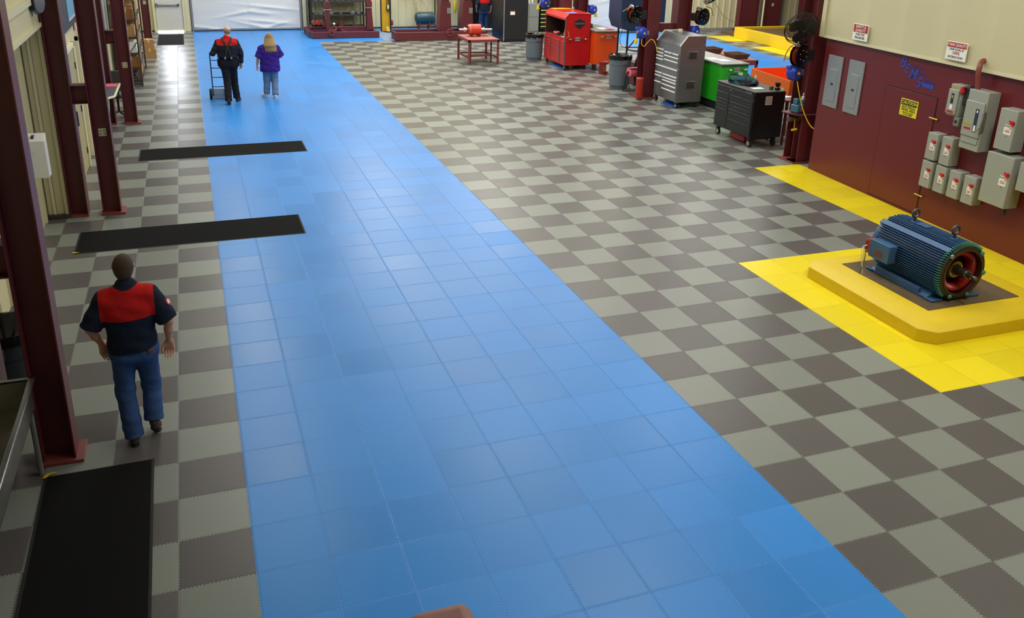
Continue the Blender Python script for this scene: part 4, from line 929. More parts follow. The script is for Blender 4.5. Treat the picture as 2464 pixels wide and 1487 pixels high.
# black cabinets
t = thing('black_cabinet', 'tall open black cabinet behind the worker at the back', 'cabinet', (11.55, 33.6, 0))
mb = MB(); mb.box(-0.8, -0.76, -0.3, 0.4, 0, 2.6); mb.box(0.9, 0.94, -0.3, 0.4, 0, 2.6); mb.box(-0.8, 0.94, 0.36, 0.4, 0, 2.6); mb.build('carcass', black, t)
MB().box(0.0, 0.9, -0.28, 0.3, 0.02, 1.28).build('drawer_block', black, t, bevel=0.01)
for x in (0.0, 0.45, 0.88): MB().box(x, x + 0.02, -0.3, -0.28, 0.05, 1.25).build('edge_strip', dark_steel, t)
o = MB().box(11.72, 12.02, 33.25, 33.5, 1.282, 1.34).build('steel_tray', galv, None, bevel=0.01); tag(o, 'small shiny tray on top of the low block in the black cabinet', 'tray')
t = thing('black_cabinet', 'tall black steel cabinet with a silver edge strip and a white notice', 'cabinet', (11.75, 30.25, 0))
MB().box(-0.45, 0.5, 0.0, 1.3, 0.02, 2.9).build('carcass', black, t, bevel=0.01)
MB().box(-0.46, -0.42, -0.02, 0.0, 0.05, 2.9).build('edge_strip', galv, t)
MB().box(-0.45, 0.5, -0.01, 0.0, 0.1, 2.85).build('door', blackm, t)
n_ = MB().box(-0.2, -0.02, -0.02, -0.011, 0.98, 1.12).build('notice', paper, t)
MB().box(-0.2, -0.02, -0.0215, -0.02, 1.1, 1.135).build('notice_header', M('notice_red', '9c2a26', 0.6), n_)
# grey cabinet
t = thing('grey_cabinet', 'grey filing cabinet with cluttered top beside the tall black cabinet', 'cabinet', (13.3, 32.85, 0))
MB().box(-0.5, 0.42, 0.0, 0.7, 0.0, 1.12).build('carcass', M('mid_grey_enamel', '93968f', 0.45), t, bevel=0.006)
for z in (0.04, 0.6): MB().box(0.0, 0.4, -0.015, 0.0, z, z + 0.52).build('drawer', M('mid_grey_enamel', '93968f'), t, bevel=0.004)
for x, h, m_, l in ((13.35, 0.22, white, 'white bottle on the grey cabinet, left one'), (13.5, 0.26, white, 'white bottle on the grey cabinet, right one'), (12.95, 0.1, M('brown_part', '5a4438', 0.6), 'brown tin on the grey cabinet')):
    small('bottle' if h > 0.15 else 'tin', l, 'bottle' if h > 0.15 else 'tin', None, MB().lathe([(0.04, 0), (0.045, 0.01), (0.045, h * 0.7), (0.02, h * 0.85), (0.02, h)], (x, 33.05, 1.121), n=14), m_)
# bin cabinet with yellow-black stripes
t = thing('parts_bin_rack', 'tall narrow rack of black bins with yellow label edges', 'bin rack', (13.95, 32.9, 0))
MB().box(-0.16, 0.75, 0.02, 0.35, 0, 2.2).build('frame', blackm, t)
for i in range(13):
    z = 0.1 + i * 0.16
    MB().box(-0.15, 0.2, -0.05, 0.02, z, z + 0.1).build('bin', black, t)
    MB().box(-0.15, 0.2, -0.06, -0.045, z + 0.1, z + 0.135).build('label_edge', M('pale_yellow_label', 'd9de7a', 0.5), t)
# columns on the right side
def right_frame(y, x0, label, outer=True, pl=0.03, d=0.36, w=0.36, ox=12.32, ow=0.42):
    t = thing('steel_column', label, 'column', (0, y, 0), 0, 'maroon steel columns on the right side')
    mb = MB(); hbeam(mb, x0 + w / 2, 0, w, d, 0.03, HI - 0.3, axis='y'); mb.build('inner_column', maroon, t, bevel=0.003, seg=1)
    MB().box(x0 - 0.08, x0 + w + 0.08, -d / 2 - 0.07, d / 2 + 0.07, 0, 0.03).build('base_plate', maroon_l, t, bevel=0.003)
    if outer:
        mb = MB(); hbeam(mb, ox + ow / 2, 0.0, ow, 0.34, 0.03, HI - 0.3); mb.build('outer_column', maroon, t, bevel=0.003, seg=1)
        MB().box(ox - 0.06, ox + ow + 0.06, -0.22, 0.22, 0, 0.03).build('base_plate', maroon_l, t, bevel=0.003)
        for z in (1.7, 3.4): MB().box(x0 + w, ox, -0.08, 0.08, z, z + 0.22).build('cross_beam', maroon, t, bevel=0.003)
    return t
right_frame(25.9, 11.38, 'maroon steel column behind the red tool chest', ox=12.24, ow=0.34, w=0.78, d=0.3)
right_frame(19.75, 11.42, 'maroon steel column between the trash can and the steel tool chest', ox=12.3, ow=0.4, w=0.36)
right_frame(13.3, 11.4, 'maroon steel column at the corner of the electrical room', outer=False, w=0.42, d=0.36)

# reels on columns
def cord_reel(x, y, z, label, sc=1.0, cord=None, side=1):
    t = thing('cord_reel', label, 'cord reel', (x, y, z), 0, 'blue cord reels')
    MB().lathe([(0.02, -0.11), (0.11, -0.1), (0.15, -0.06), (0.16, 0.0), (0.15, 0.06), (0.11, 0.1), (0.02, 0.11)], (0, 0, 0), (0.25, -1, 0), 28).build('housing', blue_p, t)
    MB().box(-0.16, -0.08, -0.06, 0.06, 0.06, 0.15).build('cord_guide', blue_p, t, bevel=0.02)
    MB().cyl((0.025, -0.125, 0), (0.02, -0.1, 0), 0.028, n=14).build('badge', yellow_p, t)
    MB().box(min(side * 0.1, side * 0.2), max(side * 0.1, side * 0.2), -0.03, 0.03, -0.05, 0.05).build('bracket', galv, t)
    if cord: MB().tube(smooth_path(cord), 0.009, 8).build('cord', yellow_p, t)
    return t
def tri_plug(t, x, y, z, s=1.0):
    MB().prism([(x - 0.055 * s, z - 0.06 * s), (x + 0.055 * s, z - 0.06 * s), (x + 0.02 * s, z + 0.06 * s), (x - 0.02 * s, z + 0.06 * s)], 'y', y - 0.03, y + 0.03).build('plug', yellow_p, t, bevel=0.008)
t = cord_reel(11.27, 19.55, 1.7, 'blue cord reel on the middle right column with looping yellow cord', cord=[(-0.02, -0.08, -0.14), (-0.03, -0.1, -0.26), (0.04, -0.12, -0.32), (0.12, -0.14, -0.22), (0.2, -0.2, -0.14), (0.28, -0.26, -0.24), (0.33, -0.3, -0.45)])
MB().tube(smooth_path([(-0.12, -0.05, 0.08), (-0.17, -0.05, -0.02), (-0.17, -0.05, -0.14)]), 0.01).build('cord', yellow_p, t); tri_plug(t, -0.17, -0.05, -0.2)
t = cord_reel(11.18, 13.2, 1.77, 'blue cord reel on the right column by the electrical room wall', cord=[(0.02, -0.1, -0.15), (0.04, -0.2, -0.4), (0.12, -0.3, -0.72), (0.25, -0.42, -0.98), (0.35, -0.6, -1.0), (0.37, -0.8, -0.85)])
t = cord_reel(11.2, 26.1, 1.82, 'blue cord reel on the far right column above the red tool chest'); MB().tube([(-0.13, -0.05, 0.1), (-0.2, -0.05, -0.1)], 0.01).build('cord', yellow_p, t); tri_plug(t, -0.22, -0.05, -0.14)
t = cord_reel(12.78, 25.8, 1.62, 'blue cord reel on the far column near the white roll door', side=-1); tri_plug(t, 0.08, -0.1, -0.16)
t = cord_reel(12.9, 19.7, 1.7, 'blue box shaped cord reel beside the steel tool chest hood', side=-1)
def hose_reel(x, y, z, label, ax=(0.25, -1, 0), hose=None, r=0.22, hm=None, side=1):
    t = thing('hose_reel', label, 'hose reel', (x, y, z), 0, 'black hose reels')
    MB().lathe([(0.03, -0.07), (r * 0.92, -0.075), (r, -0.065), (r, -0.055), (r * 0.6, -0.045), (r * 0.6, 0.045), (r, 0.055), (r, 0.065), (r * 0.92, 0.075), (0.03, 0.07)], (0, 0, 0), ax, 32).build('spool', M('gloss_black', '0c0c0d', 0.12), t)
    A = Vector(ax).normalized(); S = A.cross(Vector((0, 0, 1))).normalized()
    for i in range(6): 
        a = i * PI / 3 + 0.3; c = A * 0.077 + S * (0.1 * math.cos(a)) + Vector((0, 0, 0.1 * math.sin(a)))
        MB().sphere(c, 0.011, 8, 6).build('bolt', chrome, t)
    mb = MB()
    for k in range(5): mb.lathe([(r * 0.62 + 0.0, -0.04 + k * 0.018), (r * 0.86, -0.035 + k * 0.018), (r * 0.62, -0.03 + k * 0.018)], (0, 0, 0), ax, 28, False, False)
    mb.build('wound_hose', hm or M('red_hose', 'b5432a', 0.5), t)
    MB().box(min(side * 0.05, side * 0.3), max(side * 0.05, side * 0.3), -0.04, 0.04, -0.1, 0.1).build('bracket', blackm, t, bevel=0.01)
    MB().cyl((-0.13, -0.06, r * 0.88), (-0.2, -0.06, r * 1.0), 0.05, n=14).build('hose_guide', chrome, t)
    if hose: MB().tube(smooth_path(hose), 0.011, 8).build('hose', M('tan_rubber', 'a07a4a', 0.5), t)
    return t
hose_reel(11.2, 13.12, 2.11, 'black hose reel on the right column above the blue cord reel', hose=[(-0.2, -0.06, 0.22), (-0.3, -0.06, 0.16), (-0.37, -0.06, 0.04), (-0.4, -0.06, -0.1)])
hose_reel(11.1, 19.62, 2.14, 'dusty black hose reel on the middle right column', r=0.23, hose=[(-0.18, -0.06, 0.22), (-0.34, -0.08, 0.14), (-0.42, -0.1, 0.1)])
hose_reel(13.03, 19.6, 2.08, 'black hose reel seen against the tan back wall beside the middle column', r=0.22, side=-1, hose=[(0.12, 0.0, 0.26), (0.26, 0.0, 0.2), (0.34, 0.0, 0.02)])
def fan(x, y, z, label, rz, r=0.33, tilt=0.5):
    t = thing('wall_fan', label, 'fan', (x, y, z), rz, 'caged wall fans')
    c = Vector((0, -0.15, 0)); ax = Vector((-0.25, -1, -tilt)).normalized(); s = ax.cross(Vector((0, 0, 1))).normalized(); u = s.cross(ax)
    mb = MB()
    for rad, off in ((1.0, 0), (0.8, 0.05), (0.55, 0.075), (0.3, 0.09), (0.97, -0.05), (0.75, -0.09), (0.45, -0.12)):
        mb.tube([c + ax * off + (s * math.cos(a) + u * math.sin(a)) * r * rad for a in [2 * PI * i / 40 for i in range(40)]], 0.004 if rad < 0.95 else 0.008, 6, True)
    for i in range(48):
        a = 2 * PI * i / 48; d = s * math.cos(a) + u * math.sin(a)
        mb.tube([c + ax * 0.095 + d * 0.05, c + ax * 0.05 + d * r * 0.8, c + d * r], 0.0022, 4); mb.tube([c - ax * 0.13 + d * 0.1, c - ax * 0.09 + d * r * 0.75, c + d * r], 0.0022, 4)
    mb.build('cage', blackm, t)
    mb = MB()
    for i in range(3):
        a = i * 2 * PI / 3 + 0.5; d = s * math.cos(a) + u * math.sin(a); e = -s * math.sin(a) + u * math.cos(a); n = 7; rows = []
        for j in range(n):
            q = j / (n - 1); wd = 0.05 + 0.11 * math.sin(PI * min(1, q * 0.9 + 0.1)); rr_ = 0.05 + (r - 0.09) * q
            rows.append([mb._v(c + d * rr_ + e * (wd * k) + ax * (0.03 * k + 0.012)) for k in (-1, -0.3, 0.4, 1)] + [mb._v(c + d * rr_ + e * (wd * k) + ax * (0.03 * k + 0.016)) for k in (1, 0.4, -0.3, -1)])
        for a1, b1 in zip(rows, rows[1:]): mb.bridge(a1, b1)
        mb._f(rows[0][::-1]); mb._f(rows[-1])
    mb.build('blades', M('fan_blade', '2a2724', 0.4), t)
    MB().cyl(c - ax * 0.2, c + ax * 0.02, 0.085, 0.075, n=20).build('motor', blackm, t)
    MB().sphere(c + ax * 0.1, 0.04, 12, 8).build('hub_badge', blackm, t)
    e = c - ax * 0.1
    MB().cyl(e, (0.48, 0.02, -0.05), 0.03, n=12).build('arm', chrome, t)
    MB().box(0.4, 0.5, -0.04, 0.1, -0.15, 0.05).build('mount', blackm, t, bevel=0.01)
    MB().tube(smooth_path([e, (0.2, -0.02, 0.12), (0.42, 0.0, 0.12), (0.5, 0, 0.0), (0.42, 0, -0.12), (0.2, 0, -0.12)]), 0.008).build('power_cord', blackm, t)
fan(11.02, 13.12, 2.62, 'black caged fan on a chrome arm on the right column', 0.1, r=0.32)
fan(13.2, 19.6, 2.66, 'grey caged fan at the top edge beside the middle right columns', 0.9, r=0.36, tilt=0.9)
# ================================================================ TOOL CHESTS
def caster(t, x, y, r=0.065, hubm=None):
    c = MB().cyl((x - 0.022, y, r + 0.003), (x + 0.022, y, r + 0.003), r, n=20).build('caster', rubber, t, bevel=0.004)
    m = MB().cyl((x - 0.026, y, r + 0.003), (x + 0.026, y, r + 0.003), r * 0.62, n=14); m.build('wheel_hub', hubm or chrome, c)
    MB().box(x - 0.045, x + 0.045, y - 0.035, y + 0.035, 2 * r - 0.005, 2 * r + 0.025).build('fork', dark_steel, c, bevel=0.004)
def side_handle(t, x0, x1, y, z, plate=True, barm=None):
    mb = MB(); mb.cyl((x0, y - 0.05, z), (x1, y - 0.05, z), 0.011, n=12); mb.build('push_bar', barm or dark_steel, t)
    for x in (x0, x1):
        s = 1 if x == x0 else -1
        MB().lathe([(0.012, 0), (0.024, 0.01), (0.027, 0.05), (0.02, 0.09), (0.012, 0.1)], (x - s * 0.02, y - 0.05, z), (s, 0, 0), 14).build('grip_end', chrome, t)
        MB().box(x - 0.015 + s * 0.03, x + 0.015 + s * 0.03, y - 0.05, y, z - 0.015, z + 0.015).build('handle_mount', chrome, t)
    if plate:
        c = (x0 + x1) / 2
        p = MB().box(c - 0.075, c + 0.075, y - 0.006, y, z - 0.055, z + 0.055).build('warning_label', M('label_grey', 'b9aeb0', 0.5), t)
        MB().box(c - 0.07, c + 0.07, y - 0.007, y - 0.006, z + 0.02, z + 0.05).build('label_header', M('label_pink', 'a67a7c', 0.5), p)
def drawers(t, xf, cols, mat, hm, gap=0.006, hw=0.014, hh=0.018, dm=None):
    """cols: list of (y0, y1, [z edges from bottom to top]); faces look towards -x"""
    for y0, y1, zs in cols:
        for a, b in zip(zs, zs[1:]):
            d = MB().box(xf - 0.012, xf + 0.01, y0 + gap, y1 - gap, a + gap / 2, b - gap / 2).build('drawer', mat, t, bevel=0.003)
            MB().box(xf - 0.012 - hw, xf - 0.012, y0 + gap + 0.02, y1 - gap - 0.02, b - gap / 2 - hh - 0.004, b - gap / 2 - 0.004).build('drawer_pull', hm, d, bevel=0.003)
# red chest with hutch
t = thing('tool_chest', 'bright red rolling tool chest with an open hutch and dark badge', 'tool chest', (0, 0, 0))
X0, X1, Y0, Y1 = 11.09, 11.92, 24.02, 25.64
MB().box(X0 + 0.012, X1, Y0, Y1, 0.14, 0.97).build('body', red_p, t, bevel=0.006)
alu = M('aluminium_trim', '9a8f8f', 0.35, 0.8)
drawers(t, X0 + 0.01, [(Y0 + 0.02, Y0 + 0.4, [0.16, 0.36, 0.5, 0.59, 0.68, 0.77, 0.86]), (Y0 + 0.4, Y0 + 1.15, [0.16, 0.36, 0.46, 0.54, 0.62, 0.7, 0.78, 0.86]), (Y0 + 1.15, Y1 - 0.02, [0.16, 0.5, 0.6, 0.68, 0.77, 0.86])], red_p, M('red_pull', 'a8484a', 0.35, 0.3))
for y in (Y0, Y0 + 0.4, Y0 + 1.15, Y1 - 0.015): MB().box(X0 - 0.02, X0 + 0.01, y - 0.008, y + 0.012, 0.15, 0.9).build('corner_trim', alu, t)
mb = MB(); mb.prism([(X0 + 0.0, 0.97), (X0 + 0.0, 1.57), (X0 + 0.1, 1.69), (X1, 1.69), (X1, 0.97)], 'y', Y0, Y0 + 0.025); mb.prism([(X0 + 0.0, 0.97), (X0 + 0.0, 1.57), (X0 + 0.1, 1.69), (X1, 1.69), (X1, 0.97)], 'y', Y1 - 0.025, Y1)
mb.box(X1 - 0.02, X1, Y0, Y1, 0.97, 1.69); mb.prism([(X0 + 0.1, 1.665), (X0 + 0.0, 1.5), (X0 - 0.02, 1.56), (X0 + 0.1, 1.695), (X1, 1.695), (X1, 1.665)], 'y', Y0, Y1); mb.build('hutch', red_p, t, bevel=0.006)
MB().box(X0 - 0.022, X0 - 0.004, Y0, Y1, 1.5, 1.53).build('roll_lid', red_p, t, bevel=0.006)
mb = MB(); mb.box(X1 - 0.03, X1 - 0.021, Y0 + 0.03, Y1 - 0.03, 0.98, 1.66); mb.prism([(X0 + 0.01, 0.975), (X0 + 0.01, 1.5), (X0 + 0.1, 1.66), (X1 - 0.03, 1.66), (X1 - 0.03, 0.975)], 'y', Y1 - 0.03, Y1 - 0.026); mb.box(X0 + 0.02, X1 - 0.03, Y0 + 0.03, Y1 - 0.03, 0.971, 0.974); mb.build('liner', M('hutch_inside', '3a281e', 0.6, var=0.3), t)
MB().box(X0 - 0.014, X0 + 0.016, Y0 - 0.006, Y0 + 0.02, 0.14, 1.57).build('corner_trim', alu, t)
# shield badge on the side
badge = MB(); badge.prism([(-0.2, 0.03), (-0.16, 0.09), (-0.08, 0.1), (0, 0.15), (0.08, 0.1), (0.16, 0.09), (0.2, 0.03), (0.2, -0.04), (0.13, -0.07), (0.08, -0.12), (0, -0.17), (-0.08, -0.12), (-0.13, -0.07), (-0.2, -0.04)], 'y', Y0 - 0.008, Y0)
for v in badge.bm.verts: v.co.x = v.co.x * 0.92 + 11.55; v.co.z += 1.4
bo = badge.build('badge', M('dark_badge', '2e2422', 0.45, var=0.4, vs=22), t, bevel=0.002)
MB().box(11.38, 11.72, Y0 - 0.013, Y0 - 0.008, 1.37, 1.43).build('badge_bar', M('badge_grey', '54504e', 0.5), bo, bevel=0.002)
side_handle(t, X0 + 0.12, X1 - 0.12, Y0, 0.94)
for x in (X0 + 0.06, X1 - 0.1):
    for y in (Y0 + 0.08, Y1 - 0.1): caster(t, x, y)
o = MB().box(X0 + 0.12, X1 - 0.1, Y1 - 0.35, Y1 - 0.1, 1.697, 1.715).build('folder', M('yellow_orange', 'e8a91e', 0.5), None, bevel=0.003); tag(o, 'flat yellow-orange folder on the far end of the red hutch top', 'folder')
o = MB().box(X0 + 0.12, X0 + 0.42, Y0 + 0.1, Y0 + 0.4, 1.697, 1.703).build('sticker_sheet', M('soft_blue', '6f7fc0', 0.6), None, bevel=0.002); tag(o, 'pale blue sheet lying on the near end of the red hutch top', 'paper')
small('tub', 'white plastic tub standing in the red hutch', 'tub', None, MB().lathe([(0.06, 0), (0.085, 0.16), (0.09, 0.165), (0.08, 0.165)], (11.5, 24.85, 0.971), n=20, capb=False), cream)
small('cup', 'small white cup at the near end of the red hutch', 'cup', None, MB().lathe([(0.025, 0), (0.035, 0.12)], (11.2, 24.14, 0.971), n=14), white)
mb = MB()
for v in ((0, 0, 0), (0.1, 0.1, 0.01), (0.05, 0.2, 0)): mb.sphere((11.25 + v[0], 25.1 + v[1], 0.99 + v[2]), (0.07, 0.09, 0.04), 10, 6)
small('shop_towel', 'crumpled pink shop towels in the far part of the red hutch', 'towel', 'pink shop towels', mb, pink)
mb = MB(); mb.prism([(11.3, 0.971), (11.42, 0.971), (11.37, 1.1), (11.33, 1.1)], 'y', 24.55, 24.68); small('shop_towel', 'pink towel bunched up in the middle of the red hutch', 'towel', 'pink shop towels', mb, pink, 0.015)
small('cap', 'dark cap heap at the back of the red hutch', 'clutter', None, MB().sphere((11.68, 24.5, 1.06), (0.14, 0.28, 0.13), 14, 8), blackm)
small('manila_folder', 'cream folder lying at the front edge of the red hutch', 'folder', None, MB().box(11.12, 11.38, 24.2, 24.5, 0.971, 0.979), M('manila', 'd8c89a', 0.7))
mb = MB(); mb.tube([(11.16, Y0 - 0.02, 1.2), (11.2, Y0 - 0.02, 1.05), (11.16, Y0 - 0.02, 0.98)], 0.012); mb.tube([(11.2, Y0 - 0.02, 1.15), (11.19, Y0 - 0.02, 1.06), (11.24, Y0 - 0.02, 0.99)], 0.01); small('scissors', 'orange handled scissors stuck to the near side of the red chest', 'scissors', None, mb, M('orange_tan', 'd8822e', 0.5))
# orange chest
t = thing('tool_chest', 'plain orange rolling tool chest with dark top beside the red one', 'tool chest', (0, 0, 0))
X0, X1, Y0, Y1 = 11.96, 12.74, 23.72, 25.3
MB().box(X0, X1, Y0, Y1, 0.2, 1.16).build('body', orange_p, t, bevel=0.006)
MB().box(X0 - 0.02, X1 + 0.02, Y0 - 0.02, Y1, 1.16, 1.21).build('top', M('dark_grey_worktop', '6f6a60', 0.5, var=0.15), t, bevel=0.015)
MB().box(X1 - 0.012, X1 + 0.006, Y0 - 0.006, Y0 + 0.01, 0.2, 1.16).build('corner_trim', dark_steel, t)
side_handle(t, X0 + 0.17, X1 - 0.07, Y0, 1.04, barm=blackm)
for x in (X0 + 0.06, X1 - 0.1):
    for y in (Y0 + 0.08, Y1 - 0.1): caster(t, x, y, 0.085)
small('papers', 'white papers on the orange chest top', 'papers', None, MB().box(12.3, 12.55, 24.1, 24.45, 1.211, 1.216), paper)
mb = MB()
for v in ((0, 0, 0), (0.08, 0.03, 0.01), (0.16, 0.0, 0)): mb.sphere((12.45 + v[0], 23.95 + v[1], 1.225 + v[2]), (0.07, 0.06, 0.025), 10, 6)
small('shop_towel', 'pink towel draped on the orange chest top', 'towel', 'pink shop towels', mb, pink)
t = thing('vise', 'brown bench vise on the far end of the orange chest top', 'vise', (12.15, 24.6, 1.21)); MB().box(-0.1, 0.1, -0.08, 0.08, 0, 0.04).build('base', dark_steel, t, bevel=0.01); MB().box(-0.06, 0.06, -0.12, 0.12, 0.04, 0.13).build('jaws', M('rusty_brown', '5d4536', 0.6), t, bevel=0.015); MB().cyl((0, 0, 0.13), (0, 0, 0.26), 0.03, n=12).build('screw', dark_steel, t)
# jug / safety can
t = thing('oily_waste_can', 'small dark red oily waste can with a white label', 'waste can', (12.05, 23.22, 0))
MB().lathe([(0.13, 0), (0.135, 0.02), (0.135, 0.34), (0.14, 0.35), (0.14, 0.37), (0.09, 0.4), (0.02, 0.41)], n=24).build('body', M('dark_red_can', '8a2320', 0.45, var=0.2), t)
MB().box(0.02, 0.1, -0.143, -0.115, 0.1, 0.3).build('label', paper, t); MB().box(-0.08, -0.01, -0.143, -0.12, 0.08, 0.26).build('faded_label', M('brown_label', '8a4a24', 0.6), t)
trash_can((10.93, 26.15, 0), 'grey trash can with a black liner at the far end of the red chest', grey_pl, 0.83, 0.3)
trash_can((11.5, 21.08, 0), 'grey trash can with a black liner near the pink towel roll stand', grey_pl, 0.9, 0.31)
# pink roll on stand
t = thing('towel_roll_stand', 'roll of pink shop towels on a black folding stand', 'towel roll', (11.56, 20.34, 0.0))
MB().cyl((-0.16, 0, 0.56), (0.16, 0.04, 0.56), 0.125, n=28).build('towel_roll', pink, t, bevel=0.01)
MB().cyl((-0.2, 0, 0.56), (0.2, 0.04, 0.56), 0.02, n=12).build('spindle', blackm, t)
MB().box(-0.17, 0.17, -0.12, -0.02, 0.665, 0.68).build('tear_guard', M('brown_guard', '5c3540', 0.5), t, bevel=0.004)
for x in (-0.19, 0.19):
    MB().tube([(x, 0.02, 0.58), (x, -0.22, 0.012)], 0.011).build('leg', blackm, t); MB().tube([(x, 0.02, 0.58), (x, 0.22, 0.012)], 0.011).build('leg', blackm, t)
MB().tube([(-0.19, -0.22, 0.012), (0.19, -0.22, 0.012)], 0.009).build('foot_bar', blackm, t); MB().tube([(-0.19, 0.22, 0.012), (0.19, 0.22, 0.012)], 0.009).build('foot_bar', blackm, t)
o = MB().cyl((11.28, 19.45, 0.03), (11.28, 19.45, 0.58), 0.1, n=24).build('red_cylinder', M('extinguisher_red', 'a82c22', 0.35), None, bevel=0.03); tag(o, 'red cylinder standing at the foot of the middle right column', 'cylinder')
t = thing('jacket', 'dark bag with a jacket piled behind the middle right column', 'jacket', (12.0, 20.85, 0.25)); MB().sphere((0, 0, 0.25), (0.18, 0.12, 0.5), 16, 10).build('cloth', blackm, t); MB().sphere((0, -0.02, 0.78), (0.12, 0.1, 0.3), 14, 8).build('hood', blackm, t)
# blue cased machine on legs
t = thing('blast_cabinet', 'dark blue sheet metal cabinet on tall legs behind the middle column', 'machine', (12.35, 22.0, 0))
bm_ = M('dark_slate_blue', '2b3e5e', 0.45, var=0.12, vs=3)
MB().prism([(-0.5, 1.75), (-0.5, 3.0), (0.9, 3.0), (0.9, 1.45), (-0.15, 1.42), (-0.4, 1.5)], 'y', -0.1, 0.7).build('casing', bm_, t, bevel=0.01)
for x, y in ((-0.2, 0.0), (0.6, 0.0), (-0.2, 0.6), (0.6, 0.6)): MB().box(x - 0.02, x + 0.02, y - 0.02, y + 0.02, 0, 1.5).build('leg', M('navy_steel', '1e2638', 0.5), t)
MB().tube([(-0.2, 0, 0.9), (0.3, 0, 1.45)], 0.02).build('brace', maroon, t); MB().tube([(-0.2, 0, 0.9), (0.6, 0, 0.78)], 0.02).build('brace', maroon, t); MB().tube([(-0.2, 0.1, 0.95), (0.6, 0.5, 0.88)], 0.016).build('brace', maroon, t)
MB().tube(smooth_path([(-0.42, -0.12, 1.6), (-0.5, -0.12, 1.2), (-0.38, -0.12, 0.98), (-0.24, -0.1, 1.02)]), 0.007, 6).build('cable', blackm, t)
c_ = MB().lathe([(0.05, -0.05), (0.12, -0.05), (0.12, 0.05), (0.05, 0.05)], (-0.22, -0.18, 2.02), (0.3, -1, 0), 20, False, False).build('hose_coil', M('orange_hose', 'c2521e', 0.5), t); MB().box(-0.26, -0.2, -0.26, -0.22, 1.82, 1.95).build('hose_tag', M('orange_yellow', 'd8a030', 0.5), t)
t = thing('low_cabinet', 'low maroon machine base cabinet behind the grey trash can', 'cabinet', (12.35, 21.4, 0)); MB().box(-0.25, 0.35, -0.1, 0.5, 0.02, 0.62).build('body', maroon, t, bevel=0.01); MB().box(-0.22, 0.0, -0.112, -0.1, 0.1, 0.4).build('door', M('olive_panel', '4a463c', 0.5), t)

# stainless chest
t = thing('tool_chest', 'tall stainless steel rolling tool chest with a sloping hood', 'tool chest', (0, 0, 0))
X0, X1, Y0, Y1 = 11.64, 12.35, 18.2, 19.38
sd_ = M('satin_steel', '8c8e90', 0.36, 0.85, var=0.1, vs=3, stretch=(1, 1, 10))
MB().prism([(X0 + 0.01, 0.15), (X0 + 0.01, 1.55), (X0 + 0.2, 1.78), (X1, 1.78), (X1, 0.15)], 'y', Y0, Y1).build('body', sd_, t, bevel=0.006)
for y in (Y0 - 0.004, Y1 - 0.02): MB().prism([(X0 - 0.003, 1.53), (X0 + 0.2, 1.775), (X1, 1.775), (X1, 1.795), (X0 + 0.19, 1.795), (X0 - 0.012, 1.545)], 'y', y, y + 0.025).build('bright_edge', M('polished_steel', 'eeeeea', 0.25, 0.1), t)
ymid = Y0 + 0.76
pull = M('bright_pull', 'f6f6f4', 0.3, 0.0)
drawers(t, X0 + 0.01, [(ymid, Y1 - 0.03, [1.0, 1.12, 1.2, 1.28, 1.37]), (Y0 + 0.36, ymid, [1.25, 1.34]), (Y0 + 0.03, Y0 + 0.36, [1.25, 1.34]), (Y0 + 0.03, ymid, [1.0, 1.15, 1.25]), (Y0 + 0.03, Y1 - 0.03, [0.79, 0.96]), (ymid, Y1 - 0.03, [0.18, 0.54, 0.7, 0.78]), (Y0 + 0.03, ymid, [0.18, 0.42, 0.53, 0.63, 0.7, 0.78])], sd_, pull, hh=0.028, hw=0.02)
MB().cyl((X0 - 0.012, ymid - 0.1, 1.44), (X0 + 0.01, ymid - 0.1, 1.44), 0.01, n=10).build('lock', chrome, t); MB().cyl((X0 - 0.02, ymid - 0.25, 0.9), (X0 + 0.01, ymid - 0.25, 0.9), 0.01, n=10).build('lock', chrome, t)
for z in (1.25, 0.52):
    MB().box(X0 + 0.24, X0 + 0.5, Y0 - 0.008, Y0, z - 0.02, z + 0.16).build('handle_frame', sd_, t, bevel=0.004); MB().box(X0 + 0.27, X0 + 0.47, Y0 - 0.011, Y0 - 0.008, z, z + 0.14).build('handle_recess', dark_steel, t); MB().box(X0 + 0.26, X0 + 0.48, Y0 - 0.03, Y0 - 0.008, z - 0.005, z + 0.012).build('handle', blackm, t, bevel=0.004)
for x in (X0 + 0.07, X1 - 0.1):
    for y in (Y0 + 0.08, Y1 - 0.08): caster(t, x, y, 0.06)
o = MB().box(12.0, 12.08, 18.9, 19.0, 1.781, 1.86).build('small_box', cream, None, bevel=0.005); tag(o, 'small pale box on top of the steel chest hood', 'box')
# green chest
t = thing('tool_chest', 'vivid green rolling tool chest with a steel top', 'tool chest', (0, 0, 0))
X0, X1, Y0, Y1 = 12.6, 13.38, 17.8, 19.95
MB().box(X0, X1, Y0, Y1, 0.2, 1.1).build('body', M('vivid_green', '2fb32a', 0.3), t, bevel=0.006)
MB().box(X0 + 0.02, X1 - 0.02, Y0 + 0.02, Y1, 0.03, 0.2).build('plinth', blackm, t)
MB().box(X0 - 0.015, X1 + 0.015, Y0 - 0.02, Y1, 1.1, 1.15).build('top', galv, t, bevel=0.006)
MB().box(X0 - 0.012, X1 + 0.012, Y0 - 0.022, Y0 - 0.018, 1.1, 1.118).build('top_seal', blackm, t)
side_handle(t, X0 + 0.22, X1 - 0.08, Y0, 1.0, barm=dark_steel)
MB().box(X0 + 0.5, X0 + 0.62, Y0 - 0.03, Y0, 0.86, 0.93).build('white_tag', paper, t)
for i, (x, y) in enumerate(((12.85, 18.6), (12.95, 18.3))): small('papers', 'white papers spread on the green chest top, %s pile' % ('farther' if i == 0 else 'nearer'), 'papers', 'papers on the green chest', MB().box(x - 0.15, x + 0.15, y - 0.2, y + 0.2, 1.151 + 0.004 * i, 1.154 + 0.004 * i), paper)
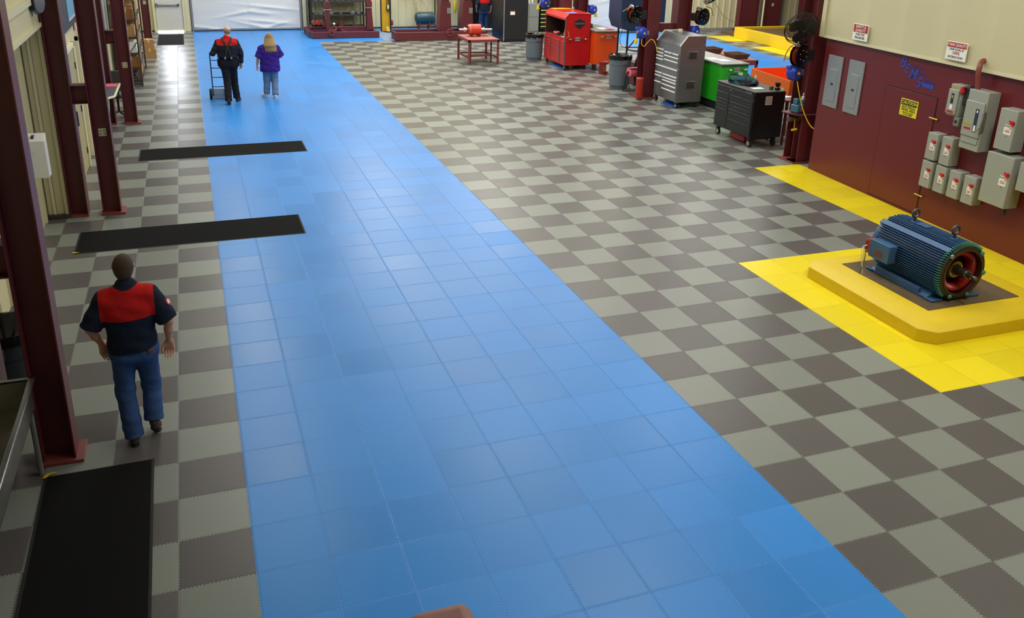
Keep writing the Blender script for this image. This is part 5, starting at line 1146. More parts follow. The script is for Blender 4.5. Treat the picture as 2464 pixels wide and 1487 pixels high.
# black chest
t = thing('tool_chest', 'low black rolling tool chest with chrome wheels, nearest the camera', 'tool chest', (0, 0, 0))
X0, X1, Y0, Y1 = 11.16, 11.92, 14.32, 15.72
bk = M('black_enamel', '131315', 0.3)
MB().box(X0 + 0.012, X1, Y0, Y1, 0.2, 1.15).build('body', bk, t, bevel=0.006)
MB().box(X0, X1, Y0 - 0.005, Y1 + 0.005, 1.15, 1.175).build('top', M('black_top', '2c2a2a', 0.4), t, bevel=0.006)
ym = Y0 + 0.9
drawers(t, X0 + 0.01, [(Y0 + 0.02, Y1 - 0.02, [1.0, 1.12]), (ym, Y1 - 0.02, [0.23, 0.62, 0.7, 0.77, 0.84, 0.98]), (Y0 + 0.02, ym, [0.23, 0.46, 0.6, 0.68, 0.76, 0.84, 0.98])], bk, M('dark_pull', '47474c', 0.25, 0.8), hw=0.012, hh=0.012)
MB().cyl((X0 - 0.012, ym - 0.05, 1.06), (X0 + 0.0, ym - 0.05, 1.06), 0.012, n=10).build('lock', chrome, t)
MB().box(X0 - 0.006, X0 + 0.0, Y0 + 0.08, Y0 + 0.3, 1.115, 1.145).build('nameplate', M('smoky_plate', '55555a', 0.3), t)
n_ = MB().box(X0 + 0.28, X0 + 0.44, Y0 - 0.006, Y0, 0.9, 1.08).build('warning_label', M('label_white', 'c8bcbc', 0.5), t)
for k in range(5): MB().box(X0 + 0.3, X0 + 0.42 - 0.02 * (k % 2), Y0 - 0.0075, Y0 - 0.006, 0.93 + 0.028 * k, 0.938 + 0.028 * k).build('print_line', M('label_brown', '8a6a66', 0.6), n_)
for x in (X0 + 0.07, X1 - 0.1):
    for y in (Y0 + 0.1, Y1 - 0.12): caster(t, x, y, 0.075)
MB().box(X0 + 0.05, X1 - 0.05, Y0 + 0.1, Y0 + 0.14, 0.15, 0.2).build('caster_plate', dark_steel, t)
o = MB().box(11.35, 11.6, 14.62, 14.78, 1.176, 1.18).build('paper_sheet', paper, None); o.rotation_euler = (0, 0, 0.0); tag(o, 'white sheet on the black chest top', 'paper')
t = thing('jacket', 'folded dark jacket with teal lining on the black chest top', 'jacket', (11.55, 15.3, 1.176), 0.3)
rj = random.Random(3)
def lump(mat, name, cx, cy, rx, ry, rz_, n=26, m=14):
    mb = MB(); rows = []
    for i in range(m + 1):
        a = PI / 2 * i / m; row = []
        for j in range(n):
            b = 2 * PI * j / n; q = 1 + 0.1 * math.sin(3 * b + i * 0.7) + 0.06 * math.sin(7 * b - i)
            row.append(mb._v((cx + rx * math.sin(a) * math.cos(b) * q, cy + ry * math.sin(a) * math.sin(b) * q, rz_ * math.cos(a) ** 0.7 * (1 + 0.15 * math.sin(5 * b + i)) if i < m else 0)))
        rows.append(row)
    for a, b in zip(rows, rows[1:]): mb.bridge(b, a)
    mb._f(rows[0]); mb._f(rows[-1][::-1]); return mb.build(name, mat, t, ang=60)
lump(cloth('dark_teal_lining', '24484e', var=0.5, vs=12), 'lining', 0, 0, 0.24, 0.34, 0.14); lump(cloth('black_fleece', '1d2026'), 'body', -0.06, -0.12, 0.18, 0.26, 0.11)
MB().tube(smooth_path([(-0.2, 0.25, 0.03), (-0.1, 0.33, 0.13), (0.1, 0.35, 0.13), (0.22, 0.2, 0.08)]), 0.016).build('collar', blackm, t)
small('jar', 'dark glass jar on the near right corner of the black chest', 'jar', None, MB().lathe([(0.03, 0), (0.06, 0.01), (0.055, 0.04), (0.035, 0.06), (0.055, 0.1), (0.06, 0.14)], (11.83, 14.5, 1.176), n=18), M('dark_jar', '1a150c', 0.2))
small('jar', 'small amber pot beside the dark jar on the black chest', 'jar', None, MB().cyl((11.72, 14.56, 1.176), (11.72, 14.56, 1.24), 0.045, n=16), M('amber', '6d5418', 0.3))
o = MB().box(11.4, 11.5, 14.75, 15.3, 0.0, 0.14).build('floor_jack', M('red_jack', 'a81c22', 0.35), None, bevel=0.02); o.location = (-0.06, 0, 0.002); tag(o, 'red steel piece lying under the black chest', 'jack')
o = MB().prism([(11.1, 0.003), (11.26, 0.05), (11.34, 0.05), (11.34, 0.003)], 'y', 24.25, 25.3).build('floor_ramp', M('bright_blue_tile', '2f62b4', 0.4), None, bevel=0.003); tag(o, 'blue strip on the floor under the red chest', 'strip', 'blue strips under the chests')
o = MB().prism([(11.64, 0.003), (11.8, 0.05), (11.88, 0.05), (11.88, 0.003)], 'y', 18.35, 18.95).build('floor_ramp', M('bright_blue_tile', '2f62b4'), None, bevel=0.003); tag(o, 'blue strip on the floor under the steel chest', 'strip', 'blue strips under the chests')

# vise post with blue bottle crate
t = thing('vise_post', 'short maroon pedestal with a small round shelf in front of the right column', 'pedestal', (11.52, 13.42, 0))
mb = MB(); hbeam(mb, 0.0, -0.25, 0.2, 0.2, 0.03, 0.88, axis='y'); mb.build('post', maroon, t, bevel=0.003)
MB().box(-0.18, 0.16, -0.4, -0.08, 0, 0.03).build('base_plate', maroon_l, t, bevel=0.004)
mb = MB(); mb.prism([(-0.34, 0.0), (-0.34, -0.14), (-0.28, -0.3), (-0.1, -0.44), (0.16, -0.44), (0.16, 0.04)], 'z', 0.96, 0.985); mb.build('shelf', maroon, t, bevel=0.004)
MB().box(-0.12, 0.12, -0.36, -0.12, 0.88, 0.96).build('bracket', maroon, t, bevel=0.006)
MB().cyl((-0.3, -0.2, 0.86), (-0.05, -0.2, 0.86), 0.05, n=14).build('clamp', M('brown_iron', '4e3a34', 0.6), t)
MB().tube([(-0.2, -0.25, 0.86), (-0.2, -0.27, 0.68)], 0.005, 6).build('string', yellow_p, t); MB().cyl((-0.25, -0.27, 0.66), (-0.14, -0.27, 0.67), 0.022, n=10).build('yellow_pull', yellow_p, t)
t = thing('bottle_carrier', 'blue-grey plastic bottle carrier on the pedestal shelf', 'carrier', (11.42, 13.22, 0.987), 0.25)
cb = M('dusty_teal_plastic', '3d6a7e', 0.5)
MB().box(-0.13, 0.13, -0.08, 0.1, 0, 0.16).build('tub', cb, t, bevel=0.02); MB().box(-0.1, -0.01, -0.02, 0.08, 0.16, 0.27).build('bottle', cb, t, bevel=0.012); MB().box(0.05, 0.13, -0.05, 0.05, 0.16, 0.25).build('bottle', cb, t, bevel=0.012)
MB().lathe([(0.035, 0), (0.03, 0.05), (0.012, 0.06), (0.014, 0.12)], (0.09, 0.0, 0.25), n=12).build('spray_head', white, t); MB().box(-0.07, 0.05, -0.083, -0.079, 0.04, 0.1).build('faded_logo', M('faded_orange', '9a6a5c', 0.6), t)

# cleaning tub / bench behind the black chest
t = thing('parts_washer', 'orange metal trough standing behind the black chest', 'trough', (13.3, 15.9, 0))
oo = M('worn_orange', 'd9641c', 0.5, var=0.15, vs=6); oi = M('bright_orange', 'f25a1e', 0.45)
mb = MB(); z0, z1 = 0.9, 1.27
mb.prism([(-0.72, z0), (-0.68, z1), (0.45, z0 + 0.22), (0.45, z0)], 'x', -0.02, 0.0) if False else None
mb.prism([(-0.85, z0), (-0.85, z1 - 0.04), (0.6, z1), (0.6, z0)], 'x', -0.75, -0.73); mb.prism([(-0.85, z0), (-0.85, z1 - 0.04), (0.6, z1), (0.6, z0)], 'x', 0.48, 0.5)
mb.box(-0.73, 0.48, 0.58, 0.6, z0, z1); mb.box(-0.73, 0.48, -0.85, -0.83, z0, z1 - 0.04); mb.build('side_walls', oo, t, bevel=0.004)
MB().box(-0.73, 0.48, -0.83, 0.58, z0, z0 + 0.02).build('tray_floor', oi, t); MB().box(0.46, 0.48, -0.83, 0.58, z0 + 0.02, z1 - 0.05).build('inner_wall', oi, t); MB().box(-0.73, 0.46, 0.56, 0.58, z0 + 0.02, z1 - 0.01).build('inner_wall', oi, t)
for y, z in ((0.4, 1.1), (-0.62, 1.0)): MB().cyl((-0.753, y, z), (-0.75, y, z), 0.05, n=10).build('chip_mark', M('pale_chip', 'c9b88a', 0.7), t)
for x in (-0.7, 0.45):
    for y in (-0.8, 0.55): MB().box(x - 0.02, x + 0.02, y - 0.02, y + 0.02, 0, z0).build('leg', maroon, t)
for i, (x, y, r_) in enumerate(((12.25, 14.9, 0.3), (12.42, 14.72, -0.4))): pass
t = thing('side_table', 'small table strewn with papers between black chest and right column', 'table', (12.35, 14.65, 0)); MB().box(-0.36, 0.3, -0.3, 0.3, 0.93, 0.96).build('tabletop', maroon, t, bevel=0.004)
for x in (-0.32, 0.26):
    for y in (-0.26, 0.26): MB().box(x - 0.018, x + 0.018, y - 0.018, y + 0.018, 0, 0.93).build('leg', maroon, t)
for i, (x, y, r_, l) in enumerate(((12.2, 14.75, 0.3, 'left'), (12.45, 14.6, -0.4, 'right'))):
    o = MB().box(-0.14, 0.14, -0.1, 0.1, 0, 0.003).build('paper_sheet', paper, None); o.location = (x, y, 0.962 + 0.004 * i); o.rotation_euler = (0, 0, r_); tag(o, 'white paper on the small table behind the pedestal, %s one' % l, 'paper', 'papers on the small table')

# maroon work tables
def work_table(name, label, x0, x1, y0, y1, z, legs, rz=0.0, th=0.09):
    cx, cy = (x0 + x1) / 2, (y0 + y1) / 2; t = thing(name, label, 'table', (cx, cy, 0), rz, 'maroon steel work tables'); w, d = (x1 - x0) / 2, (y1 - y0) / 2
    MB().box(-w, w, -d, d, z - 0.02, z).build('tabletop', M('scuffed_maroon_top', 'a4605a', 0.55, var=0.2, vs=6), t, bevel=0.003)
    mb = MB(); mb.box(-w, w, -d, -d + 0.03, z - th, z - 0.02); mb.box(-w, w, d - 0.03, d, z - th, z - 0.02); mb.box(-w, -w + 0.03, -d, d, z - th, z - 0.02); mb.box(w - 0.03, w, -d, d, z - th, z - 0.02); mb.build('apron', maroon_l, t, bevel=0.003)
    for x in (-w + 0.03, w - 0.03):
        for y in (-d + 0.03, d - 0.03): MB().box(x - 0.03, x + 0.03, y - 0.03, y + 0.03, 0, z - 0.02).build('leg', maroon_l, t, bevel=0.003)
    return t, w, d
t, w, d = work_table('work_table', 'maroon steel work table carrying the orange-red rotor', 8.5, 9.5, 25.5, 26.75, 0.78, 4)
for x in (-w + 0.03, w - 0.03): MB().box(x - 0.015, x + 0.015, -d + 0.03, d - 0.03, 0.18, 0.23).build('stretcher', maroon, t)
MB().box(-w + 0.03, w - 0.03, -0.28, 0.1, 0.2, 0.22).build('lower_shelf', maroon_l, t); MB().box(-w + 0.03, w - 0.03, d - 0.05, d - 0.02, 0.18, 0.22).build('stretcher', maroon, t)
for x in (-w + 0.16, w - 0.16): MB().box(x - 0.02, x + 0.02, -0.32, -0.28, 0, 0.78 - 0.02).build('inner_leg', maroon, t)
small('dark_rag', 'dark flat rag on the work table beside the rotor', 'rag', None, MB().box(9.2, 9.4, 26.2, 26.6, 0.781, 0.787), M('dark_rag', '4a3a34', 0.9))
t = thing('motor_rotor', 'orange-red motor rotor with a silver shaft lying on the work table', 'rotor', (8.95, 26.3, 0.785), -0.08)
rm = M('rotor_red', 'c83c1e', 0.4, var=0.15)
MB().lathe([(0.13, -0.16), (0.165, -0.17), (0.17, -0.15), (0.175, 0.1), (0.17, 0.17), (0.14, 0.175)], (0, 0, 0.2), (1, 0, 0), 32, False, False).build('core', rm, t)
MB().lathe([(0.12, -0.24), (0.155, -0.24), (0.155, -0.16), (0.12, -0.16)], (0, 0, 0.2), (1, 0, 0), 28, False, False).build('end_ring', rm, t)
for k in range(8):
    a = k * PI / 4; MB().box(-0.22, -0.16, 0.07 * math.cos(a) - 0.012, 0.07 * math.cos(a) + 0.012, 0.2 + 0.07 * math.sin(a) - 0.03, 0.2 + 0.07 * math.sin(a) + 0.03).build('vane', M('rotor_dark', '7a2418', 0.5), t)
MB().lathe([(0.03, -0.52), (0.03, -0.35), (0.045, -0.34), (0.045, 0.3), (0.032, 0.31), (0.032, 0.55)], (0, 0, 0.2), (1, 0, 0), 18).build('shaft', chrome, t)
for x in (-0.36, 0.27): MB().lathe([(0.03, 0), (0.075, 0), (0.075, 0.02), (0.03, 0.02)], (x, 0, 0.2), (1, 0, 0), 18).build('bearing', M('pale_bearing', 'd6cfb4', 0.35, 0.5), t)
MB().lathe([(0.15, 0.15), (0.176, 0.15), (0.176, 0.17), (0.15, 0.17)], (0, 0, 0.2), (1, 0, 0), 28, False, False).build('edge_band', rm, t)
for x in (-0.12, 0.12): MB().box(x - 0.03, x + 0.03, -0.16, 0.16, 0, 0.06).build('cradle', M('dark_wedge', '5a2018', 0.6), t, bevel=0.006)
MB().lathe([(0.155, -0.175), (0.172, -0.178), (0.172, -0.165)], (0, 0, 0.2), (1, 0, 0), 28, False, False).build('silver_edge', M('pale_edge', 'c9b9b0', 0.3), t)
t, w, d = work_table('work_table', 'maroon steel work table with brown trays behind the green chest', 13.95, 15.05, 19.75, 21.9, 0.88, 4, 0.0, 0.14)
MB().tube([(w - 0.03, -d + 0.03, 0.25), (0.0, -d + 0.03, 0.74)], 0.03, 4).build('brace', maroon, t)
def tray(x, y, z, w, d, h, m, label, rz=0.0):
    t = thing('parts_tray', label, 'tray', (x, y, z), rz, 'brown parts trays'); mb = MB(); a = 0.8
    O = [(-w, -d), (w, -d), (w, d), (-w, d)]; rows = [[mb._v((p * a, q * a, 0)) for p, q in O], [mb._v((p, q, h)) for p, q in O], [mb._v((p * 0.94, q * 0.94, h)) for p, q in O], [mb._v((p * a * 0.93, q * a * 0.93, 0.012)) for p, q in O]]
    for r1, r2 in zip(rows, rows[1:]): mb.bridge(r1, r2)
    mb._f(rows[0][::-1]); mb._f(rows[-1]); mb.build('pan', m, t, bevel=0.004); return t
brn = M('dark_brown_tray', '5d4030', 0.6, var=0.25, vs=12)
tray(14.42, 21.15, 0.882, 0.24, 0.24, 0.15, brn, 'dark brown tray on the maroon table, farther one'); tray(14.6, 20.15, 0.882, 0.26, 0.28, 0.14, brn, 'dark brown tray on the maroon table, nearer one')
mb = MB(); mb.tube([(14.5, 20.75, 0.9), (14.8, 20.6, 0.91)], 0.018); mb.tube([(14.45, 20.6, 0.9), (14.72, 20.8, 0.92)], 0.014); small('metal_scrap', 'tan rods lying between the two brown trays', 'rods', None, mb, M('tan_rod', 'b08a5c', 0.6))
t = thing('parts_bin', 'orange-red open bin at the far end of the maroon table', 'bin', (14.15, 21.7, 0.882)); 
mb = MB(); mb.box(-0.3, 0.3, -0.24, -0.22, 0, 0.14); mb.box(-0.3, 0.3, 0.22, 0.24, 0, 0.14); mb.box(-0.3, -0.28, -0.24, 0.24, 0, 0.14); mb.box(0.28, 0.3, -0.24, 0.24, 0, 0.14); mb.box(-0.3, 0.3, -0.24, 0.24, 0, 0.015); mb.build('pan', M('orange_red_bin', 'cc4a1c', 0.5), t, bevel=0.003)

# ================================================================ FAR RIGHT PLATFORM
t = thing('test_platform', 'raised brown test platform edged by a tall yellow curb', 'platform', (0, 0, 0))
yw = M('yellow_wall_paint', 'e2bd18', 0.45, var=0.06, vs=3)
MB().prism([(21.12, 23.5), (21.12, 30.05), (30.0, 30.05), (30.0, 29.9), (21.3, 29.9), (21.3, 23.5)], 'z', 0, 0.44).build('curb', yw, t, bevel=0.02)
MB().box(21.3, 30, 23.5, 29.9, 0.0, 0.36).build('deck', M('brown_deck', '6a5238', 0.6, var=0.15), t)
MB().box(21.4, 30, 30.06, 31.4, 0.0, 0.1).build('rear_step', M('brown_deck', '6a5238'), t)
for x, l in ((22.55, 'left'), (23.75, 'right')):
    t = thing('steel_column', 'far maroon steel column against the tan back wall, %s one of the pair' % l, 'column', (x, 31.8, 0), 0, 'far maroon columns'); mb = MB(); hbeam(mb, 0.3, 0, (0.9 if l == 'left' else 0.62), 0.3, 0.12, HI - 0.3); mb.box(-0.1, 0.7, -0.12, -0.1, 0.12, 5); mb.build('column', maroon, t)
    MB().box(-0.2, 0.8, -0.2, 0.2, 0, 0.12).build('footing', maroon, t)
    if l == 'right': outlet(t, 0.25, -0.13, 1.12)
small('conduit', 'white conduit between the far maroon columns', 'conduit', None, MB().cyl((23.5, 31.6, 0.1), (23.5, 31.6, 4), 0.04, n=10), cream)
small('conduit', 'grey conduit to the right of the far maroon columns', 'conduit', None, MB().cyl((24.7, 31.9, 0.1), (24.7, 31.9, 4), 0.05, n=10), galv)
mb = MB(); mb.tube(smooth_path([(20.8, 31.9, 3.0), (21.1, 31.9, 1.6), (21.7, 31.9, 0.7), (22.4, 31.85, 0.35)]), 0.012, 6); small('hanging_cable', 'thin cable sagging down the tan back wall', 'cable', None, mb, M('tan_cable', '9a8c60', 0.6))
t = thing('control_panel', 'pale grey control panel with dark gauges behind the fan', 'panel', (25.6, 31.65, 0)); MB().box(0, 0.7, 0, 0.3, 0.1, 3.2).build('enclosure', M('pale_grey_panel', '8f9690', 0.5), t); MB().box(-0.06, 0, 0, 0.3, 0.1, 3.2).build('side_post', maroon, t)
for z in (1.05, 1.6): MB().box(0.3, 0.55, -0.02, 0, z, z + 0.3).build('gauge', dark_steel, t)
# ================================================================ PLINTH AND MOTOR
t = thing('motor_plinth', 'yellow chamfered concrete plinth with a brown plate under the blue motor', 'plinth', (0, 0, 0))
def octo(x0, x1, y0, y1, c): return [(x0 + c, y0), (x1 - c, y0), (x1, y0 + c), (x1, y1 - c), (x1 - c, y1), (x0 + c, y1), (x0, y1 - c), (x0, y0 + c)]
mb = MB(); A = octo(7.9, 10.1, 6.05, 8.3, 0.16); B = octo(7.99, 10.01, 6.14, 8.21, 0.13)
r0 = [mb._v((x, y, 0)) for x, y in A]; r1 = [mb._v((x, y, 0.15)) for x, y in A]; r2 = [mb._v((x, y, 0.205)) for x, y in B]
mb.bridge(r0, r1); mb.bridge(r1, r2); mb._f(r2); mb._f(r0[::-1]); mb.build('block', yellow_c, t, bevel=0.006)
MB().box(8.3, 9.72, 6.47, 7.98, 0.2055, 0.213).build('mount_plate', M('brown_steel_plate', '6e5c44', 0.55, 0.3, var=0.2, vs=8), t)

mo = thing('electric_motor', 'large blue ribbed electric motor with open red wound end', 'motor', (8.86, 7.2, 0.214))
mblue = M('motor_blue', '375d88', 0.4, var=0.12, vs=7); mgreen = M('motor_green_edge', '3f8a72', 0.5, var=0.3, vs=30)
CZ = 0.36; R0 = 0.325
# stator shell: hollow tube
MB().lathe([(0.285, -0.58), (R0, -0.58), (R0, 0.56), (0.31, 0.6), (0.12, 0.64), (0.05, 0.64)], (0, 0, CZ), (0, 1, 0), 64, False, True).build('shell', mblue, mo)
# fins
for side in range(2):
    mb = MB()
    for k in range(-15, 16):
        a = k * 0.083
        if side == 0 and abs(a) > 1.3: continue
        for sgn in (-1, 1):
            ca, sa = math.cos(a), math.sin(a)
            if side == 0: p, nrm = Vector((sgn * ca, 0, sa)), Vector((-sgn * sa, 0, ca))
            else: p, nrm = Vector((sa, 0, sgn * ca)), Vector((ca, 0, -sgn * sa))
            if side == 1 and abs(a) > 0.36: continue
            if side == 1 and sgn < 0: continue
            r_out = 0.372 if side == 0 else 0.365
            y0, y1 = -0.565, 0.545
            q = [p * (R0 - 0.005) - nrm * 0.0045, p * (R0 - 0.005) + nrm * 0.0045, p * r_out + nrm * 0.0028, p * r_out - nrm * 0.0028]
            a_ = [mb._v((v.x, y0, v.z + CZ)) for v in q]; b_ = [mb._v((v.x, y1 - (0.02 if k % 2 else 0), v.z + CZ)) for v in q]
            mb.bridge(a_, b_); mb._f(a_[::-1]); mb._f(b_)
    o = mb.build('cooling_fins', mblue, mo, ang=25)
# flat shoulder bars
for sx in (-1, 1):
    d = Vector((sx * 0.62, 0, 0.78)).normalized(); e = Vector((d.z, 0, -d.x)); mb = MB(); q = [d * 0.31 - e * 0.04, d * 0.31 + e * 0.04, d * 0.378 + e * 0.035, d * 0.378 - e * 0.035]
    a_ = [mb._v((v.x, -0.57, v.z + CZ)) for v in q]; b_ = [mb._v((v.x, 0.57, v.z + CZ)) for v in q]; mb.bridge(a_, b_); mb._f(a_[::-1]); mb._f(b_); mb.build('shoulder_bar', mblue, mo, bevel=0.004)
# green end ring with teeth
mb = MB(); mb.lathe([(0.295, -0.6), (0.335, -0.6), (0.34, -0.58), (0.335, -0.55), (0.295, -0.55)], (0, 0, CZ), (0, 1, 0), 64, False, False); mb.build('end_ring', M('brown_black_rim', '3a2e26', 0.5), mo)
mb = MB()
for k in range(72):
    a = 2 * PI * k / 72; 
    if -2.2 < a - 2 * PI * 0.75 + 0 < 0.0 and False: continue
    p = Vector((math.cos(a), 0, math.sin(a))); n_ = Vector((-math.sin(a), 0, math.cos(a)))
    if p.z < -0.8 or (p.x > 0.35 and p.z < 0.75): continue
    q = [p * 0.34 - n_ * 0.005, p * 0.34 + n_ * 0.005, p * 0.376 + n_ * 0.003, p * 0.376 - n_ * 0.003]
    a_ = [mb._v((v.x, -0.595, v.z + CZ)) for v in q]; b_ = [mb._v((v.x, -0.545, v.z + CZ)) for v in q]; mb.bridge(a_, b_); mb._f(a_[::-1]); mb._f(b_)
mb.build('fin_ends', mgreen, mo)
MB().lathe([(0.275, -0.612), (0.3, -0.612), (0.3, -0.57), (0.275, -0.57)], (0, 0, CZ), (0, 1, 0), 64, False, False).build('rim', M('brown_black_rim', '3a2e26', 0.5), mo)
for a in (0.75, 2.35, -0.1, -1.15, -2.0):
    MB().sphere((0.325 * math.cos(a), -0.61, CZ + 0.325 * math.sin(a)), (0.03, 0.02, 0.03), 12, 8).build('lug', galv if a == 2.35 else mgreen, mo)
# inside: core bore, windings
MB().lathe([(0.284, -0.6), (0.284, -0.38), (0.24, -0.38), (0.24, -0.36), (0.01, -0.36)], (0, 0, CZ), (0, 1, 0), 56, False, True).build('bore', M('dark_red_bore', '451410', 0.55), mo)
mb = MB(); n = 54; rows = []
for j in range(n * 4):
    a = 2 * PI * j / (n * 4); bump = 0.007 * math.cos(j / 4 * 2 * PI)
    rows.append([mb._v(((0.235 + (0.045 + bump) * math.cos(b)) * math.cos(a), -0.48 + (0.08 + bump) * math.sin(b), CZ + (0.235 + (0.045 + bump) * math.cos(b)) * math.sin(a))) for b in [2 * PI * i / 12 for i in range(12)]])
for j in range(len(rows)): mb.bridge(rows[j], rows[(j + 1) % len(rows)])
mb.build('windings', copper_red, mo, ang=60)
MB().lathe([(0.07, -0.5), (0.105, -0.5), (0.11, -0.42), (0.16, -0.37), (0.16, -0.36)], (0, 0, CZ), (0, 1, 0), 32, False, True).build('bearing_cap', M('brass_yellow', '8c7826', 0.35, 0.5, var=0.3, vs=20), mo)
for k in range(4):
    a = k * PI / 2 + 0.5; MB().sphere((0.085 * math.cos(a), -0.505, CZ + 0.085 * math.sin(a)), (0.013, 0.01, 0.013), 10, 6).build('bolt', chrome, mo)
MB().lathe([(0.068, -0.52), (0.068, -0.4)], (0, 0, CZ), (0, 1, 0), 24).build('bearing', dark_steel, mo)
MB().lathe([(0.05, -0.68), (0.055, -0.67), (0.055, -0.4)], (0, 0, CZ), (0, 1, 0), 24).build('shaft', M('oily_shaft', '6b675e', 0.25, 0.9), mo)
MB().lathe([(0.024, -0.8), (0.027, -0.79), (0.027, -0.74), (0.037, -0.735), (0.037, -0.68)], (0, 0, CZ), (0, 1, 0), 20).build('shaft_end', M('oily_shaft', '6b675e'), mo)
MB().lathe([(0.045, 0.6), (0.05, 0.8), (0.045, 0.81)], (0, 0, CZ), (0, 1, 0), 20).build('rear_shaft', chrome, mo)
MB().lathe([(0.11, 0.62), (0.1, 0.7), (0.06, 0.72)], (0, 0, CZ), (0, 1, 0), 24).build('rear_bearing_housing', mblue, mo)
# feet
for sx in (-1, 1):
    MB().prism([(sx * 0.36, 0.0), (sx * 0.36, 0.03), (sx * 0.2, 0.12), (sx * 0.12, 0.12), (sx * 0.16, 0.0)], 'y', -0.48, 0.48).build('foot', mblue, mo, bevel=0.006)
    MB().box(min(sx * 0.36, sx * 0.33), max(sx * 0.36, sx * 0.33), -0.35, 0.4, 0.03, 0.1).build('foot_rail', mblue, mo, bevel=0.004)
    for y in (-0.52, 0.5):
        MB().box(min(sx * 0.2, sx * 0.37), max(sx * 0.2, sx * 0.37), y - 0.06, y + 0.06, 0.0, 0.03).build('foot_pad', mblue, mo, bevel=0.008)
# eye bolts
for y in (0.26, -0.38):
    MB().cyl((0, y, CZ + 0.34), (0, y, CZ + 0.42), 0.022, 0.014, n=14).build('eye_bolt_stem', dark_steel, mo)
    MB().tube([(0.052 * math.cos(a), y + 0.0, CZ + 0.465 + 0.052 * math.sin(a)) for a in [2 * PI * i / 28 for i in range(28)]], 0.0145, 10, True).build('eye_bolt_ring', M('eye_bolt_grey', '4f5a64', 0.45, 0.5), mo)
    MB().box(-0.035, 0.035, y - 0.04, y + 0.04, CZ + 0.33, CZ + 0.365).build('lifting_pad', mblue, mo, bevel=0.008)
# junction box on the near left side
jb = MB().box(-0.47, -0.3, 0.1, 0.44, 0.24, 0.47).build('junction_box', mblue, mo, bevel=0.008)
MB().box(-0.482, -0.47, 0.1, 0.44, 0.24, 0.47).build('cover', mblue, jb, bevel=0.004)
MB().box(-0.484, -0.482, 0.2, 0.33, 0.28, 0.36).build('rust_mark', M('rusty_smudge', '6a3c34', 0.7), jb)
MB().box(-0.47, -0.33, 0.44, 0.5, 0.26, 0.45).build('terminal_plate', M('red_terminal', 'a8322c', 0.5), mo, bevel=0.006)
mb = MB(); mb.box(-0.485, -0.43, 0.5, 0.512, 0.3, 0.42); mb.build('red_flange', M('red_terminal', 'a8322c'), mo)
for k, (dx, dz) in enumerate(((0.0, 0.0), (0.03, 0.01), (-0.02, -0.01))):
    MB().tube(smooth_path([(-0.48, 0.48, 0.36 + dz), (-0.53 - dx, 0.47, 0.34), (-0.56 - dx, 0.42, 0.2), (-0.6 + dx, 0.38, 0.02)]), 0.006, 6).build('lead_wire', M('wire_%d' % k, ('b8a888', 'c8c8c0', '3a3a3a')[k], 0.5), mo)
MB().box(-0.06, 0.06, 0.0, 0.18, CZ + 0.36, CZ + 0.372).build('top_plate', mblue, mo, bevel=0.004)

# ================================================================ ELECTRICAL ROOM FACE
def wallthing(name, label, cat, y, z, off=0.0, group=None):
    return thing(name, label, cat, (WX(y) - off, y, z), AW, group)
TX = (PI / 2, 0, -PI / 2)      # text standing on a face that looks towards -x
def T3(root, s, size, mat, x, y, z, sx=1.0, name='lettering', shear=0.0, ext=0.001):
    return text(name, s, size, mat, root, (x, y, z), TX, ext, shear, sx)
ink_w = M('ink_white', 'eeeeea', 0.6); ink_k = M('ink_black', '26282c', 0.6); ink_r = M('ink_red', 'b02a2c', 0.6)
# safety sign
t = wallthing('wall_sign', 'white and red SAFETY & QUALITY sign on the upper tan wall', 'sign', 11.7, 2.57, 0.1)
MB().box(-0.012, 0.0, -0.195, 0.195, 0, 0.275).build('panel', paper, t, bevel=0.004); MB().box(-0.014, -0.012, -0.183, 0.183, 0.135, 0.263).build('red_field', ink_r, t)
T3(t, 'SAFETY &', 0.062, ink_w, -0.0155, 0, 0.228, 1.0); T3(t, 'QUALITY', 0.062, ink_w, -0.0155, 0, 0.168, 1.0); T3(t, 'OUR TOP', 0.052, ink_k, -0.0135, 0, 0.1, 1.0); T3(t, 'PRIORITIES', 0.052, ink_k, -0.0135, 0, 0.045, 1.0)
t = wallthing('wall_sign', 'white and red THINK QUALITY! sign on the tan wall beside the conduit', 'sign', 9.52, 2.575, 0.1)
MB().box(-0.012, 0.0, -0.2, 0.2, 0, 0.27).build('panel', paper, t, bevel=0.004); MB().box(-0.014, -0.012, -0.188, 0.188, 0.185, 0.258).build('red_field', ink_r, t)
T3(t, 'THINK QUALITY!', 0.054, ink_w, -0.0155, 0, 0.222, 0.86); T3(t, 'OUR GOAL IS', 0.046, ink_k, -0.0135, 0, 0.157, 1.0); T3(t, '100%', 0.062, ink_r, -0.0135, 0, 0.105, 1.1); T3(t, 'SATISFACTION', 0.044, ink_k, -0.0135, 0, 0.045, 1.0)
t = wallthing('wall_sign', 'yellow and black CAUTION electrical panel area sign on the maroon door', 'sign', 10.36, 1.53, 0.012)
cy = M('caution_yellow', 'e8d81c', 0.55); MB().box(-0.008, 0.0, -0.195, 0.195, 0, 0.275).build('panel', cy, t, bevel=0.003); MB().box(-0.0095, -0.008, -0.18, 0.18, 0.175, 0.26).build('black_field', ink_k, t)
T3(t, 'CAUTION', 0.075, cy, -0.0105, 0, 0.218, 1.05); T3(t, 'ELECTRICAL', 0.056, ink_k, -0.0095, 0, 0.145, 1.0); T3(t, 'PANEL AREA', 0.056, ink_k, -0.0095, 0, 0.098, 0.98); T3(t, 'MUST BE CLEAR', 0.03, ink_k, -0.0095, 0, 0.055, 1.1); T3(t, 'AT ALL TIMES', 0.03, ink_k, -0.0095, 0, 0.025, 1.1)
